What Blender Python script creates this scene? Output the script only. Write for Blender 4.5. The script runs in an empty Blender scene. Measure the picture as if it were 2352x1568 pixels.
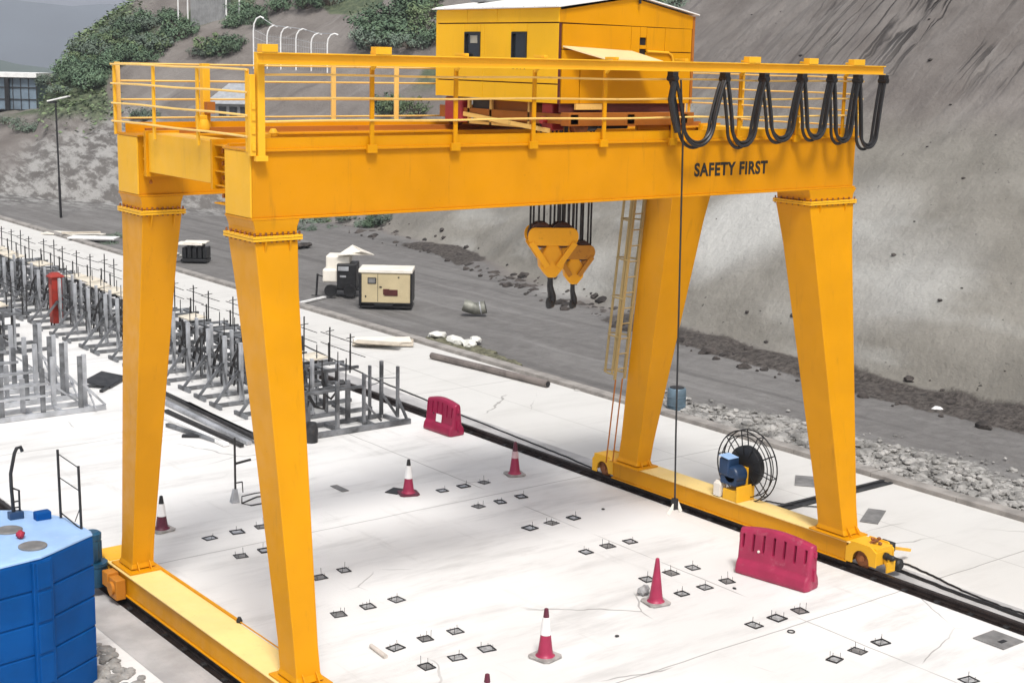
import bpy, math, random
import numpy as np
from mathutils import Vector, Matrix

random.seed(7)
SC = bpy.context.scene
COL = SC.collection
R = math.radians

# ---------------------------------------------------------------- camera
FPX, YAW, PITCH, ROLL = 3324.9, 0.6620, 0.1930, 0.0222
CAM = Vector((-8.1896, -15.4085, 7.9642))
_f = Vector((math.sin(YAW)*math.cos(PITCH), math.cos(YAW)*math.cos(PITCH), -math.sin(PITCH)))
_r = Vector((math.cos(YAW), -math.sin(YAW), 0)); _u = _r.cross(_f)
RV = _r*math.cos(ROLL) + _u*math.sin(ROLL); UV = -_r*math.sin(ROLL) + _u*math.cos(ROLL); FV = _f
cd = bpy.data.cameras.new("camera"); cam = bpy.data.objects.new("camera", cd); COL.objects.link(cam)
cd.sensor_width = 36; cd.lens = FPX/2352*36; cd.clip_start = .1; cd.clip_end = 20000
M = Matrix((RV, UV, -FV)).transposed().to_4x4(); M.translation = CAM
cam.matrix_world = M
SC.camera = cam

def ray(u, v): return FV + RV*((u-1176)/FPX) - UV*((v-784)/FPX)
def at(u, v, z=0):                      # survey of the photograph: pixel to a point on a level plane
    d = ray(u, v); t = (z-CAM.z)/d.z
    return CAM + d*t

# ---------------------------------------------------------------- mesh helper
ICO = None
class MB:
    def __init__(s): s.v=[]; s.f=[]; s.m=[]; s.s=[]
    def add(s, vs, fs, mi=0, sm=False):
        b=len(s.v); s.v += [tuple(p) for p in vs]
        for f in fs: s.f.append(tuple(b+i for i in f)); s.m.append(mi); s.s.append(sm)
        return s
    def box(s, x0,x1,y0,y1,z0,z1, mi=0):
        vs=[(x,y,z) for z in (z0,z1) for y in (y0,y1) for x in (x0,x1)]
        return s.add(vs,[(0,2,3,1),(4,5,7,6),(0,1,5,4),(2,6,7,3),(0,4,6,2),(1,3,7,5)],mi)
    def obox(s, c, size, mat=None, mi=0):
        c=Vector(c); h=Vector(size)/2; mat=mat or Matrix.Identity(3)
        vs=[c+mat@Vector((x*h.x,y*h.y,z*h.z)) for z in (-1,1) for y in (-1,1) for x in (-1,1)]
        return s.add(vs,[(0,2,3,1),(4,5,7,6),(0,1,5,4),(2,6,7,3),(0,4,6,2),(1,3,7,5)],mi)
    def bar(s, p0, p1, w, h=None, mi=0, up=(0,0,1)):
        p0=Vector(p0); p1=Vector(p1); d=p1-p0; L=d.length
        if L<1e-6: return s
        d/=L; up=Vector(up)
        if abs(d.dot(up))>.98: up=Vector((1,0,0))
        x=d.cross(up).normalized(); z=x.cross(d)
        return s.obox((p0+p1)/2,(w,L,h or w),Matrix((x,d,z)).transposed(),mi)
    def tube(s, pts, r, n=8, mi=0, closed=False, caps=True):
        pts=[Vector(p) for p in pts]; N=len(pts); vs=[]; fs=[]
        rs=r if isinstance(r,(list,tuple)) else [r]*N
        prev=None
        for i,p in enumerate(pts):
            if closed: t=pts[(i+1)%N]-pts[i-1]
            else: t=pts[min(i+1,N-1)]-pts[max(i-1,0)]
            t.normalize()
            if prev is None:
                a=Vector((0,0,1)) if abs(t.z)<.9 else Vector((1,0,0))
                x=t.cross(a).normalized()
            else:
                x=(prev-t*prev.dot(t)).normalized()
            prev=x; y=t.cross(x)
            for k in range(n):
                a=2*math.pi*k/n; vs.append(p+(x*math.cos(a)+y*math.sin(a))*rs[i])
        for i in range(N if closed else N-1):
            for k in range(n):
                a=i*n+k; b=i*n+(k+1)%n; c=((i+1)%N)*n
                fs.append((a,b,c+(k+1)%n,c+k))
        s.add(vs,fs,mi,True)
        if caps and not closed:
            s.add(vs[:n],[tuple(range(n))[::-1]],mi); s.add(vs[-n:],[tuple(range(n))],mi)
        return s
    def lathe(s, prof, c=(0,0,0), n=20, mi=0, mat=None, sm=True):
        c=Vector(c); vs=[]; fs=[]; mat=mat or Matrix.Identity(3)
        for r,z in prof:
            for k in range(n):
                a=2*math.pi*k/n; vs.append(c+mat@Vector((r*math.cos(a),r*math.sin(a),z)))
        for i in range(len(prof)-1):
            for k in range(n):
                fs.append((i*n+k,i*n+(k+1)%n,(i+1)*n+(k+1)%n,(i+1)*n+k))
        s.add(vs,fs,mi,sm)
        s.add(vs[:n],[tuple(range(n))[::-1]],mi); s.add(vs[-n:],[tuple(range(n))],mi)
        return s
    def cyl(s, p0, p1, r, n=16, mi=0): return s.tube([p0,p1],r,n,mi)
    def loft(s, rings, mi=0, sm=False):
        n=len(rings[0]); vs=[p for r_ in rings for p in r_]; fs=[]
        for i in range(len(rings)-1):
            for k in range(n): fs.append((i*n+k,i*n+(k+1)%n,(i+1)*n+(k+1)%n,(i+1)*n+k))
        fs.append(tuple(range(n))[::-1]); fs.append(tuple((len(rings)-1)*n+k for k in range(n)))
        return s.add(vs,fs,mi,sm)
    def rects(s, secs, mi=0):            # (z, x0,x1,y0,y1)
        return s.loft([[(x0,y0,z),(x1,y0,z),(x1,y1,z),(x0,y1,z)] for z,x0,x1,y0,y1 in secs],mi)
    def prism(s, poly, a0, a1, axis='z', mi=0):
        def P(p,a):
            if axis=='z': return (p[0],p[1],a)
            if axis=='y': return (p[0],a,p[1])
            return (a,p[0],p[1])
        return s.loft([[P(p,a0) for p in poly],[P(p,a1) for p in poly]],mi)
    def rock(s, c, r, mi=0, sq=(1,1,.7)):
        vs=[]; ph=random.random()*6
        for p in ICO[0]:
            k=r*random.uniform(.72,1.15); q=Vector((p.x*sq[0],p.y*sq[1],p.z*sq[2]))*k
            q=Matrix.Rotation(ph,3,'Z')@q; vs.append(Vector(c)+q)
        return s.add(vs,ICO[1],mi)
    def build(s, name, mats, parent=None, bevel=0, seg=2):
        me=bpy.data.meshes.new(name)
        off=Vector((0,0,0)); p=parent
        while p is not None: off+=p.location; p=p.parent
        me.from_pydata([Vector(v)-off for v in s.v],[],s.f)
        if not isinstance(mats,(list,tuple)): mats=[mats]
        for m in mats: me.materials.append(m)
        me.polygons.foreach_set('material_index',s.m); me.polygons.foreach_set('use_smooth',s.s)
        if any(s.s):
            try: me.set_sharp_from_angle(angle=R(40))
            except Exception: pass
        me.update()
        o=bpy.data.objects.new(name,me); COL.objects.link(o)
        if parent is not None: o.parent=parent
        if bevel:
            b=o.modifiers.new('edge','BEVEL'); b.width=bevel; b.segments=seg; b.limit_method='ANGLE'; b.angle_limit=R(50)
            b.harden_normals=False
        return o
def _ico():
    import bmesh
    bm=bmesh.new(); bmesh.ops.create_icosphere(bm,subdivisions=2,radius=1)
    vs=[v.co.copy() for v in bm.verts]; fs=[tuple(v.index for v in f.verts) for f in bm.faces]; bm.free(); return vs,fs
ICO=_ico()

def tag(o,label=None,cat=None,group=None,kind=None):
    if label: o['label']=label
    if cat: o['category']=cat
    if group: o['group']=group
    if kind: o['kind']=kind
    return o
def thing(name,label,cat,loc=(0,0,0),group=None):
    o=bpy.data.objects.new(name,None); o.empty_display_size=.2; COL.objects.link(o); o.location=loc
    return tag(o,label,cat,group)
def copy_tree(o,parent=None):
    c=o.copy(); COL.objects.link(c); c.parent=parent
    for ch in list(o.children): copy_tree(ch,c)
    return c

# ---------------------------------------------------------------- materials
def lin(r,g,b):
    f=lambda c:(c/255/12.92) if c/255<=.04045 else ((c/255+.055)/1.055)**2.4
    return (f(r),f(g),f(b))
class NT:
    def __init__(s,name):
        s.m=bpy.data.materials.new(name); s.m.use_nodes=True; s.t=s.m.node_tree; s.b=s.t.nodes['Principled BSDF']
    def n(s,ty,**kw):
        x=s.t.nodes.new(ty)
        for k,v in kw.items():
            if k.startswith('i_'):
                x.inputs[int(k[2:]) if k[2:].isdigit() else k[2:]].default_value=v
            else: setattr(x,k,v)
        return x
    def l(s,a,b): s.t.links.new(a,b)
    def noise(s,co,scale,detail=4,rough=.55,stretch=None):
        if stretch:
            mp=s.n('ShaderNodeMapping'); mp.inputs['Scale'].default_value=stretch; s.l(co,mp.inputs['Vector']); co=mp.outputs[0]
        x=s.n('ShaderNodeTexNoise'); x.inputs['Scale'].default_value=scale; x.inputs['Detail'].default_value=detail; x.inputs['Roughness'].default_value=rough
        s.l(co,x.inputs['Vector']); return x.outputs['Fac']
    def ramp(s,fac,lo,hi,a=0,b=1):
        x=s.n('ShaderNodeMapRange'); x.interpolation_type='SMOOTHSTEP'
        x.inputs['From Min'].default_value=lo; x.inputs['From Max'].default_value=hi; x.inputs['To Min'].default_value=a; x.inputs['To Max'].default_value=b
        s.l(fac,x.inputs['Value']); return x.outputs['Result']
    def mix(s,fac,a,b,mode='MIX'):
        x=s.n('ShaderNodeMix',data_type='RGBA',blend_type=mode)
        for sock,v in ((x.inputs[0],fac),(x.inputs[6],a),(x.inputs[7],b)):
            if hasattr(v,'is_output'): s.l(v,sock)
            elif isinstance(v,(int,float)): sock.default_value=v
            else: sock.default_value=(*v[:3],1)
        return x.outputs[2]
    def math(s,op,a,b=None,c=None):
        x=s.n('ShaderNodeMath',operation=op)
        for i,v in enumerate((a,b,c)):
            if v is None: continue
            if hasattr(v,'is_output'): s.l(v,x.inputs[i])
            else: x.inputs[i].default_value=v
        return x.outputs[0]
    def co(s,which='Object'): return s.n('ShaderNodeTexCoord').outputs[which]
    def bump(s,h,dist=.01,strength=1):
        b=s.n('ShaderNodeBump'); b.inputs['Strength'].default_value=strength; b.inputs['Distance'].default_value=dist
        s.l(h,b.inputs['Height']); s.l(b.outputs[0],s.b.inputs['Normal'])
    def base(s,c):
        if hasattr(c,'is_output'): s.l(c,s.b.inputs['Base Color'])
        else: s.b.inputs['Base Color'].default_value=(*c[:3],1)
    def set(s,rough=.5,metal=0,spec=.5,coat=0):
        s.b.inputs['Roughness'].default_value=rough; s.b.inputs['Metallic'].default_value=metal
        s.b.inputs['Specular IOR Level'].default_value=spec; s.b.inputs['Coat Weight'].default_value=coat
        return s
def plain(name,col,rough=.6,metal=0,var=.18,scale=3,bump=0,bs=30,spec=.5,dirt=None,dirt_amt=.5):
    t=NT(name).set(rough,metal,spec); co=t.co()
    n=t.noise(co,scale,5); f=t.ramp(n,.3,.7)
    c=t.mix(f,tuple(x*(1-var) for x in col),tuple(min(1,x*(1+var)) for x in col))
    if dirt:
        g=t.ramp(t.noise(co,scale*2.3,6,.7),.55,.75,0,dirt_amt); c=t.mix(g,c,dirt)
    t.base(c)
    if bump: t.bump(t.noise(co,bs,4),bump)
    return t.m
def paint(name,col,rough=.42,grime=.3,gcol=(.20,.09,.015),stretch=(1,1,.12)):
    t=NT(name).set(rough,0,.22); co=t.co()
    big=t.ramp(t.noise(co,.9,3),.3,.7)
    c=t.mix(big,tuple(x*.93 for x in col),tuple(min(1,x*1.06) for x in col))
    st=t.ramp(t.noise(co,7,5,.7,stretch),.56,.80,0,grime); c=t.mix(st,c,gcol)
    sp=t.ramp(t.noise(co,22,3,.6),.70,.76,0,grime*1.2); c=t.mix(sp,c,gcol)
    t.base(c)
    rr=t.ramp(t.noise(co,5,4),.3,.7,rough-.08,rough+.12); t.l(rr,t.b.inputs['Roughness'])
    t.bump(t.noise(co,1.6,2),.006,.5)
    return t.m
YEL=(.63,.270,.0005); 
M_yel=paint('yellow_paint',YEL)
M_yelL=paint('light_and_lit_yellow_paint',(.80,.42,.022),.42,.22)  # paler yellow; on end plates and tie beams it paints in side light
M_yelT=paint('lit_yellow_top_paint',(.84,.62,.24),.5,.2)  # carriage tops coloured paler to stand for bright sky light on them
M_yelF=paint('deep_yellow_paint',(.605,.243,.0005),.42,.42)
M_house=paint('lit_house_panel_paint',(.84,.46,.010),.45,.16)  # sunlit left wall: brighter than the front, light put into the colour
M_rail=paint('highlit_rail_paint',(.82,.52,.15),.4,.5,(.05,.03,.02),(1,1,1))  # rail yellow lightened so the colour carries the white highlights on the bars
M_dkor=paint('brown_orange_paint',(.38,.13,.02),.5,.5,(.03,.02,.02),(1,1,1))
M_gap=plain('dark_red_gap',(.09,.015,.01),.7)
M_black=plain('black_rubber',(.012,.012,.013),.45,0,.3,8)
M_steelD=plain('dark_steel',(.05,.05,.052),.5,.6,.4,6,dirt=(.10,.06,.035))
M_railst=plain('worn_rail_steel_and_shade',(.03,.022,.02),.5,.5,.4,5,dirt=(.09,.05,.035))
M_stand=plain('grey_form_steel',(.155,.16,.168),.5,.35,.6,2.2,dirt=(.05,.048,.045),dirt_amt=.7)
M_standL=plain('pale_grey_steel',(.42,.43,.45),.45,.3,.3,2,dirt=(.18,.175,.17))
M_rebar=plain('dark_rebar',(.035,.033,.033),.65,.3,.4,9)
M_beige=plain('beige_board',(.60,.54,.44),.75,0,.15,3,dirt=(.3,.25,.18))
M_white=plain('white_paint',(.80,.79,.77),.5,0,.06,3)
M_cream=plain('cream_canopy_paint',(.52,.43,.26),.45,0,.08,2,dirt=(.35,.27,.15),dirt_amt=.3)
M_creamW=plain('pale_canopy_paint',(.78,.73,.64),.5,0,.08,2)
M_glass=NT('dark_window_glass'); M_glass.set(.08,0,.6); M_glass.base((.02,.024,.03)); M_glass=M_glass.m
M_red=plain('red_motor_paint',(.35,.025,.03),.45,0,.2,4)
M_pink=plain('crimson_plastic',(.325,.018,.066),.45,0,.15,2.5,dirt=(.42,.17,.19),dirt_amt=.55,bump=.004,bs=8)
M_pinkD=plain('dark_crimson_plastic',(.10,.012,.03),.45,0,.15,3)
M_pinkF=plain('far_barrier_plastic',(.27,.010,.050),.35,0,.15,2.5)
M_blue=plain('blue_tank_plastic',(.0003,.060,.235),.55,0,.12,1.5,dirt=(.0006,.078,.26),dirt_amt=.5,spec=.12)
M_blueT=plain('pale_skylit_blue_plastic',(.30,.47,.74),.45,0,.10,2,dirt=(.50,.58,.66),dirt_amt=.4)  # tank top colour has the sky reflection painted in
M_blueD=plain('dark_blue_paint',(.010,.035,.09),.4,0,.25,4)
M_motor=plain('teal_blue_motor_paint',(.006,.06,.12),.4,0,.25,4)
M_ductm=plain('weathered_duct',(.20,.20,.17),.55,.2,.35,4)
M_pipe=plain('scuffed_pipe',(.17,.145,.13),.5,.1,.35,2,dirt=(.05,.035,.03),dirt_amt=.7)
M_stone=plain('pale_rubble',(.27,.26,.245),.9,0,.55,2.2,bump=.02,bs=14)
M_stoneD=plain('dark_rubble',(.050,.042,.038),.95,0,.6,2.0,bump=.03,bs=10,dirt=(.14,.13,.11),dirt_amt=.5)
M_sack=plain('white_sack',(.66,.65,.60),.85,0,.12,5,bump=.02,bs=12)
M_moss=plain('mossy_soil',(.12,.115,.075),.95,0,.5,6,bump=.04,bs=18)
M_pock=plain('pocket_mortar',(.30,.30,.30),.9,0,.35,9,bump=.01,bs=40)
M_board=plain('weathered_plank',(.48,.42,.34),.8,0,.2,4)
M_ironpl=plain('grey_plate',(.20,.195,.19),.6,.2,.25,4)
M_corr=plain('grey_sheet_metal',(.26,.26,.26),.5,.3,.15,3)
M_redcab=plain('red_cabinet_paint',(.27,.022,.012),.5,0,.3,4,dirt=(.14,.03,.02))
M_galv=plain('galvanised_pole',(.50,.51,.52),.4,.5,.12,4)
M_rust=plain('rusty_casting',(.24,.085,.025),.6,.2,.4,6,dirt=(.06,.025,.015))
M_greenbox=plain('dull_green',(.10,.15,.13),.6,0,.2,4)

# ---------------------------------------------------------------- terrain
def vnoise(x,y,seed=0):
    xi=np.floor(x).astype(np.int64); yi=np.floor(y).astype(np.int64); xf=x-xi; yf=y-yi
    def h(a,b):
        n=(a*374761393+b*668265263+seed*1442695041)&0x7fffffff
        n=((n^(n>>13))*1274126177)&0x7fffffff
        return ((n^(n>>16))&0xffff)/65535.0
    u=xf*xf*(3-2*xf); v=yf*yf*(3-2*yf)
    return (h(xi,yi)*(1-u)+h(xi+1,yi)*u)*(1-v)+(h(xi,yi+1)*(1-u)+h(xi+1,yi+1)*u)*v
def fbm(x,y,o=4,seed=0):
    a=.5; t=0
    for i in range(o): t=t+a*(vnoise(x*2**i,y*2**i,seed+i)-.5); a*=.5
    return t
TOE=np.array([(21,-90),(21,3),(20.9,8),(21.8,15),(23.2,23),(26.4,33),(27.4,41),(26.6,48),(24.2,54.5),(21.5,59),(18.5,65),(13,72),(3,80),(-20,92),(-120,130)],float)
def toedist(x,y):
    best=np.full(x.shape,1e9); sg=np.ones(x.shape)
    for (ax,ay),(bx,by) in zip(TOE[:-1],TOE[1:]):
        dx,dy=bx-ax,by-ay; L2=dx*dx+dy*dy
        t=np.clip(((x-ax)*dx+(y-ay)*dy)/L2,0,1)
        qx=x-(ax+t*dx); qy=y-(ay+t*dy); d=np.hypot(qx,qy)
        s=np.where(dx*(y-ay)-dy*(x-ax)<0,1.,-1.)      # right of the line = hill
        m=d<best-1e-9; best=np.where(m,d,best); sg=np.where(m,s,sg)
    return best*sg
def sstep(a,b,x):
    t=np.clip((x-a)/(b-a),0,1); return t*t*(3-2*t)
CQ,SQ=math.cos(R(22.5)),math.sin(R(22.5))
def H(x,y,detail=True):
    x=np.asarray(x,float); y=np.asarray(y,float)
    d=toedist(x,y)
    q=(x-CAM.x)*CQ-(y-CAM.y)*SQ
    cap=np.interp(q,[-80,-8,-4.6,-3.6,-2.4,.8,3.6,10,22,60],[3.0,3.2,3.5,5.6,8.0,10.3,12.4,17,26,40])
    far=sstep(50,85,y)
    cap=cap+ .9*fbm(x*.35,y*.35,4,3)*sstep(-5,-2,q)
    tan=np.interp(y,[-20,20,45,60],[.86,.84,.66,.60])
    raw=np.maximum(d,0)*tan
    k=1.6
    h=-np.log(np.exp(-raw/k)+np.exp(-cap/k)+1e-300)*k
    h=np.maximum(h,0)*sstep(-.1,1.2,d)
    # rolling ground behind the plateau
    h=h+np.maximum(0,np.hypot(x-CAM.x,y-CAM.y)-125)*.012*sstep(2,4,-q)
    if detail:
        amp=sstep(.5,5,d)
        h=h+amp*(1.5*fbm(x*.12,y*.12,4,11)+.45*fbm(x*.7,y*.7,3,17))*np.interp(y,[-10,22,40],[.35,.6,1.25])
        up=sstep(4.5,8,h)*sstep(40,26,y)
        g=1-np.abs(2*vnoise(y*1.15+.35*x+fbm(x*.3,y*.3,2,5)*1.2,x*.13,31)-1)
        h=h-up*(.32*g**5)
        h=h+sstep(-6,0,d)*.10*fbm(x*.8,y*.8,3,23)
    road=-.06+.05*fbm(x*.35,y*.35,3,41)
    return np.where(x<14.4,-.3,0)*(d<0)*sstep(70,55,y)+h+road*(x>14.3)
def hit(u,v,zoff=0):
    d=ray(u,v); ts=np.arange(20,170,.1)
    X=CAM.x+d.x*ts; Y=CAM.y+d.y*ts; Z=CAM.z+d.z*ts
    below=np.where(Z<H(X,Y))[0]
    if len(below)==0: return None
    i=below[0]; return Vector((X[i],Y[i],float(H(X[i:i+1],Y[i:i+1])[0]))), ts[i]

def grid_axis(parts):
    a=[]
    for lo,hi,st in parts: a+=list(np.arange(lo,hi,st))
    a.append(parts[-1][1]); return np.array(a)
gx=grid_axis([(-160,-30,10),(-30,14.4,2.2),(14.42,14.43,.01),(14.5,20,.5),(20,40,.3),(40,60,.8),(60,140,4)])
gy=grid_axis([(-90,-8,4),(-8,30,.28),(30,112,.5),(112,260,6)])
GX,GY=np.meshgrid(gx,gy); GZ=H(GX,GY)
edge=sstep(170,235,np.hypot(GX-CAM.x,GY-CAM.y)); GZ=GZ-edge*30
nx,ny=len(gx),len(gy)
verts=np.stack([GX.ravel(),GY.ravel(),GZ.ravel()],1)
idx=np.arange(nx*ny).reshape(ny,nx)
quads=np.stack([idx[:-1,:-1].ravel(),idx[:-1,1:].ravel(),idx[1:,1:].ravel(),idx[1:,:-1].ravel()],1)
me=bpy.data.meshes.new('terrain'); me.from_pydata(verts.tolist(),[],quads.tolist())
me.polygons.foreach_set('use_smooth',[True]*len(me.polygons))
D=toedist(GX,GY); Q=(GX-CAM.x)*CQ-(GY-CAM.y)*SQ
bz=sstep(-1.0,-.3,D)*sstep(.7,.1,D)*sstep(52,40,GY); GZ=GZ+bz*.22*(.6+1.6*fbm(GX*.9,GY*.9,3,88)); verts[:,2]=GZ.ravel(); me.vertices.foreach_set('co',verts.astype(np.float32).ravel())
veg=sstep(2.0,-.6,Q+2.2*fbm(GX*.3,GY*.3,3,7)-.55*(GY-76)*.18)*sstep(40,55,GY)*sstep(2.5,5,GZ+2*fbm(GX*.2,GY*.2,3,9))
veg=np.maximum(veg,sstep(.08,.22,fbm(GX*.22,GY*.22,4,57))*sstep(30,42,GY)*sstep(4,8,GZ)*.8)
low=sstep(-.8,.8,6.3-GZ+1.2*fbm(GX*.3,GY*.3,3,61))*sstep(.1,.6,D)*sstep(48,36,GY)
road=sstep(.5,-.3,D+.8*fbm(GX*.5,GY*.5,3,71))
vc=np.stack([veg.ravel(),low.ravel(),road.ravel(),np.ones(nx*ny)],1).astype(np.float32)
ca=me.color_attributes.new('zone','FLOAT_COLOR','POINT'); ca.data.foreach_set('color',vc.ravel())
berm=sstep(-.12,.08,fbm(GX*.18,GY*.18,3,90)+.12*sstep(22,8,GY))*sstep(-1.0,-.6,D+.5*fbm(GX*.6,GY*.6,3,81))*sstep(.75,.25,D+.5*fbm(GX*.6,GY*.6,3,82))*sstep(52,40,GY)
grav=sstep(17.6,15.9,GX+1.1*fbm(GX*.5,GY*.5,3,83)*2)*sstep(10.5,7,GY+2*fbm(GX*.4,GY*.4,2,84))*(GX>14.4)
def blob(u,v,r):
    p=hit(u,v)[0]; return sstep(r,r*.35,np.hypot(GX-p.x,(GY-p.y)*.8)+r*.5*fbm(GX*.5,GY*.5,3,85))
pale=np.maximum.reduce([blob(1735,500,2.6),.5*blob(1330,640,1.8),.45*blob(2080,640,2.2),.4*blob(1985,520,2)])
scar=np.maximum(blob(170,400,7.5),.8*blob(480,455,4))
zb_=np.stack([berm.ravel(),grav.ravel(),pale.ravel(),scar.ravel()],1).astype(np.float32)
cb=me.color_attributes.new('zone_b','FLOAT_COLOR','POINT'); cb.data.foreach_set('color',zb_.ravel())
me.update()
t=NT('terrain_ground').set(.95,0,.2)
at_=t.n('ShaderNodeAttribute',attribute_name='zone'); sep=t.n('ShaderNodeSeparateColor'); t.l(at_.outputs['Color'],sep.inputs[0])
co=t.co()
n1=t.ramp(t.noise(co,.35,6,.6),.3,.7); n2=t.ramp(t.noise(co,2.2,6,.65),.3,.72); n3=t.noise(co,14,5,.7)
rill=t.noise(co,1.0,5,.6,(.16,1.5,.35))
wv=t.n('ShaderNodeMix',data_type='VECTOR'); wv.inputs[0].default_value=.10; nz=t.n('ShaderNodeTexNoise'); nz.inputs['Scale'].default_value=.5; nz.inputs['Detail'].default_value=4; t.l(co,nz.inputs['Vector'])
va=t.n('ShaderNodeVectorMath',operation='SCALE'); va.inputs['Scale'].default_value=.45; t.l(nz.outputs['Color'],va.inputs[0]); vb=t.n('ShaderNodeVectorMath',operation='ADD'); t.l(co,vb.inputs[0]); t.l(va.outputs[0],vb.inputs[1])
rl_=t.noise(vb.outputs[0],1.0,3,.5,(.05,1.05,.0)); ridge=t.math('SUBTRACT',1,t.math('ABSOLUTE',t.math('MULTIPLY',t.math('SUBTRACT',rl_,.5),2)))
sz=t.n('ShaderNodeSeparateXYZ'); t.l(co,sz.inputs[0])
rmask=t.math('MULTIPLY',t.ramp(sz.outputs[2],6.5,9.5),t.math('MULTIPLY',t.ramp(t.noise(co,.22,2),.34,.48),t.ramp(sz.outputs[1],27,15)))
rmask2=t.math('MULTIPLY',rmask,t.ramp(t.noise(co,.8,3,.5,(.5,1.2,.5)),.30,.42)); gul=t.math('MULTIPLY',t.ramp(ridge,.925,.98),rmask2); gul2=t.math('MULTIPLY',t.ramp(ridge,.80,.97),rmask)
sb=t.n('ShaderNodeAttribute',attribute_name='zone_b'); sp2=t.n('ShaderNodeSeparateColor'); t.l(sb.outputs['Color'],sp2.inputs[0])
n4=t.noise(co,7,6,.75)
up=t.mix(n1,(.138,.121,.110),(.205,.186,.171)); up=t.mix(t.ramp(rill,.58,.74,0,.55),up,(.085,.075,.075)); up=t.mix(t.ramp(rill,.42,.30,0,.35),up,(.28,.265,.25))
up=t.mix(t.math('MULTIPLY',gul2,.16),up,(.10,.09,.088)); up=t.mix(t.math('MULTIPLY',gul,.9),up,(.020,.017,.017))
lowc=t.mix(n1,(.172,.160,.138),(.252,.237,.208)); lowc=t.mix(t.ramp(t.noise(co,.5,3,.5,(1,.35,1)),.55,.72,0,.5),lowc,(.37,.365,.34)); lowc=t.mix(t.ramp(t.noise(co,3.2,3,.8),.69,.71,0,.85),lowc,(.04,.036,.033)); lowc=t.mix(t.ramp(t.noise(co,.25,3,.6,(.3,1,1)),.45,.30,0,.45),lowc,(.17,.165,.155))
roadc=t.mix(n2,(.138,.131,.126),(.182,.174,.168)); roadc=t.mix(t.ramp(t.noise(co,.5,4,.6,(1,.3,1)),.45,.7,0,.6),roadc,(.215,.208,.20)); roadc=t.mix(t.ramp(n4,.62,.72,0,.5),roadc,(.08,.076,.073)); trk=t.noise(vb.outputs[0],1.0,4,.6,(1.7,.05,1)); roadc=t.mix(t.ramp(trk,.52,.66,0,.55),roadc,(.095,.09,.087)); roadc=t.mix(t.ramp(trk,.44,.34,0,.5),roadc,(.24,.232,.225))
vegc=t.mix(n2,(.055,.075,.045),(.125,.145,.085))
c=t.mix(sep.outputs[1],up,lowc); c=t.mix(sep.outputs[2],c,roadc)
c=t.mix(t.math('MULTIPLY',sp2.outputs[2],.75),c,(.52,.515,.49))
sc_=t.noise(vb.outputs[0],2.2,5,.7,(1,.35,.5)); scc=t.mix(t.ramp(sc_,.42,.60),(.10,.095,.09),(.36,.355,.34)); c=t.mix(t.math('MULTIPLY',sb.outputs['Alpha'],.7),c,scc)
bm=t.ramp(t.math('ADD',sp2.outputs[0],t.math('MULTIPLY',t.math('SUBTRACT',n4,.5),.7)),.38,.62); bc=t.mix(t.ramp(n4,.35,.65),(.034,.029,.026),(.12,.105,.095)); c=t.mix(bm,c,bc)
gm=t.ramp(t.math('ADD',sp2.outputs[1],t.math('MULTIPLY',t.math('SUBTRACT',n4,.5),.9)),.38,.62); gc=t.mix(t.ramp(n4,.35,.68),(.15,.142,.13),(.50,.485,.46)); c=t.mix(gm,c,gc)
vf=t.ramp(t.math('ADD',sep.outputs[0],t.math('MULTIPLY',t.math('SUBTRACT',n3,.5),.8)),.35,.65); c=t.mix(vf,c,vegc)
c=t.mix(t.ramp(n3,.35,.75,0,.16),c,(.09,.083,.076)); t.base(c)
hh=t.math('ADD',t.math('MULTIPLY',n2,.5),t.math('MULTIPLY',n3,t.ramp(sep.outputs[1],0,1,.35,.16))); hh=t.math('ADD',hh,t.math('MULTIPLY',rill,t.ramp(sz.outputs[2],3,8,.15,1.1))); hh=t.math('SUBTRACT',hh,t.math('MULTIPLY',gul,1.6)); hh=t.math('ADD',hh,t.math('MULTIPLY',t.math('MAXIMUM',bm,gm),t.math('MULTIPLY',n4,1.5))); t.bump(hh,.16,.48)
me.materials.append(t.m)
ter=bpy.data.objects.new('terrain',me); COL.objects.link(ter); tag(ter,kind='structure')

# lake and far hills
o=MB().add([(-3700,-320,-24),(8100,-320,-24),(8100,8100,-24),(-3700,8100,-24)],[(0,1,2,3)])
t=NT('lake_water').set(.25,0,.5); t.base((.05,.075,.075)); t.bump(t.noise(t.co(),.05,3),.4,.3)
o=o.build('lake',t.m); tag(o,kind='structure')
def farhill(name,az0,az1,dist,hmax,seed,col):
    N,K=90,14; vs=[]; fs=[]
    for i in range(N):
        a=R(az0+(az1-az0)*i/(N-1))
        for j in range(K):
            r=dist+ (j/(K-1))*dist*.35
            s=math.sin(math.pi*min(1,j/(K-1)*1.0)/1.0) if j<K-1 else 0
            hgt=hmax*s*(.55+.9*float(fbm(np.array([a*14+seed]),np.array([j*.22]),5,seed)[0]+.5))
            vs.append((CAM.x+math.sin(a)*r,CAM.y+math.cos(a)*r,-25+hgt))
    for i in range(N-1):
        for j in range(K-1): fs.append((i*K+j,i*K+j+1,(i+1)*K+j+1,(i+1)*K+j))
    m=plain(name+'_forest_tint',col,.95,0,.3,.004)
    ob=MB().add(vs,fs,0,True).build(name,m); tag(ob,kind='structure')
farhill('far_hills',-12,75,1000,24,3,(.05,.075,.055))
farhill('distant_mountains',-14,78,2300,98,12,(.055,.075,.085))  # bluish base colour already holds some distance haze
farhill('hazy_mountains',-16,80,4600,300,31,(.09,.095,.10))  # paler grey base colour, part of the haze painted in

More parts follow.
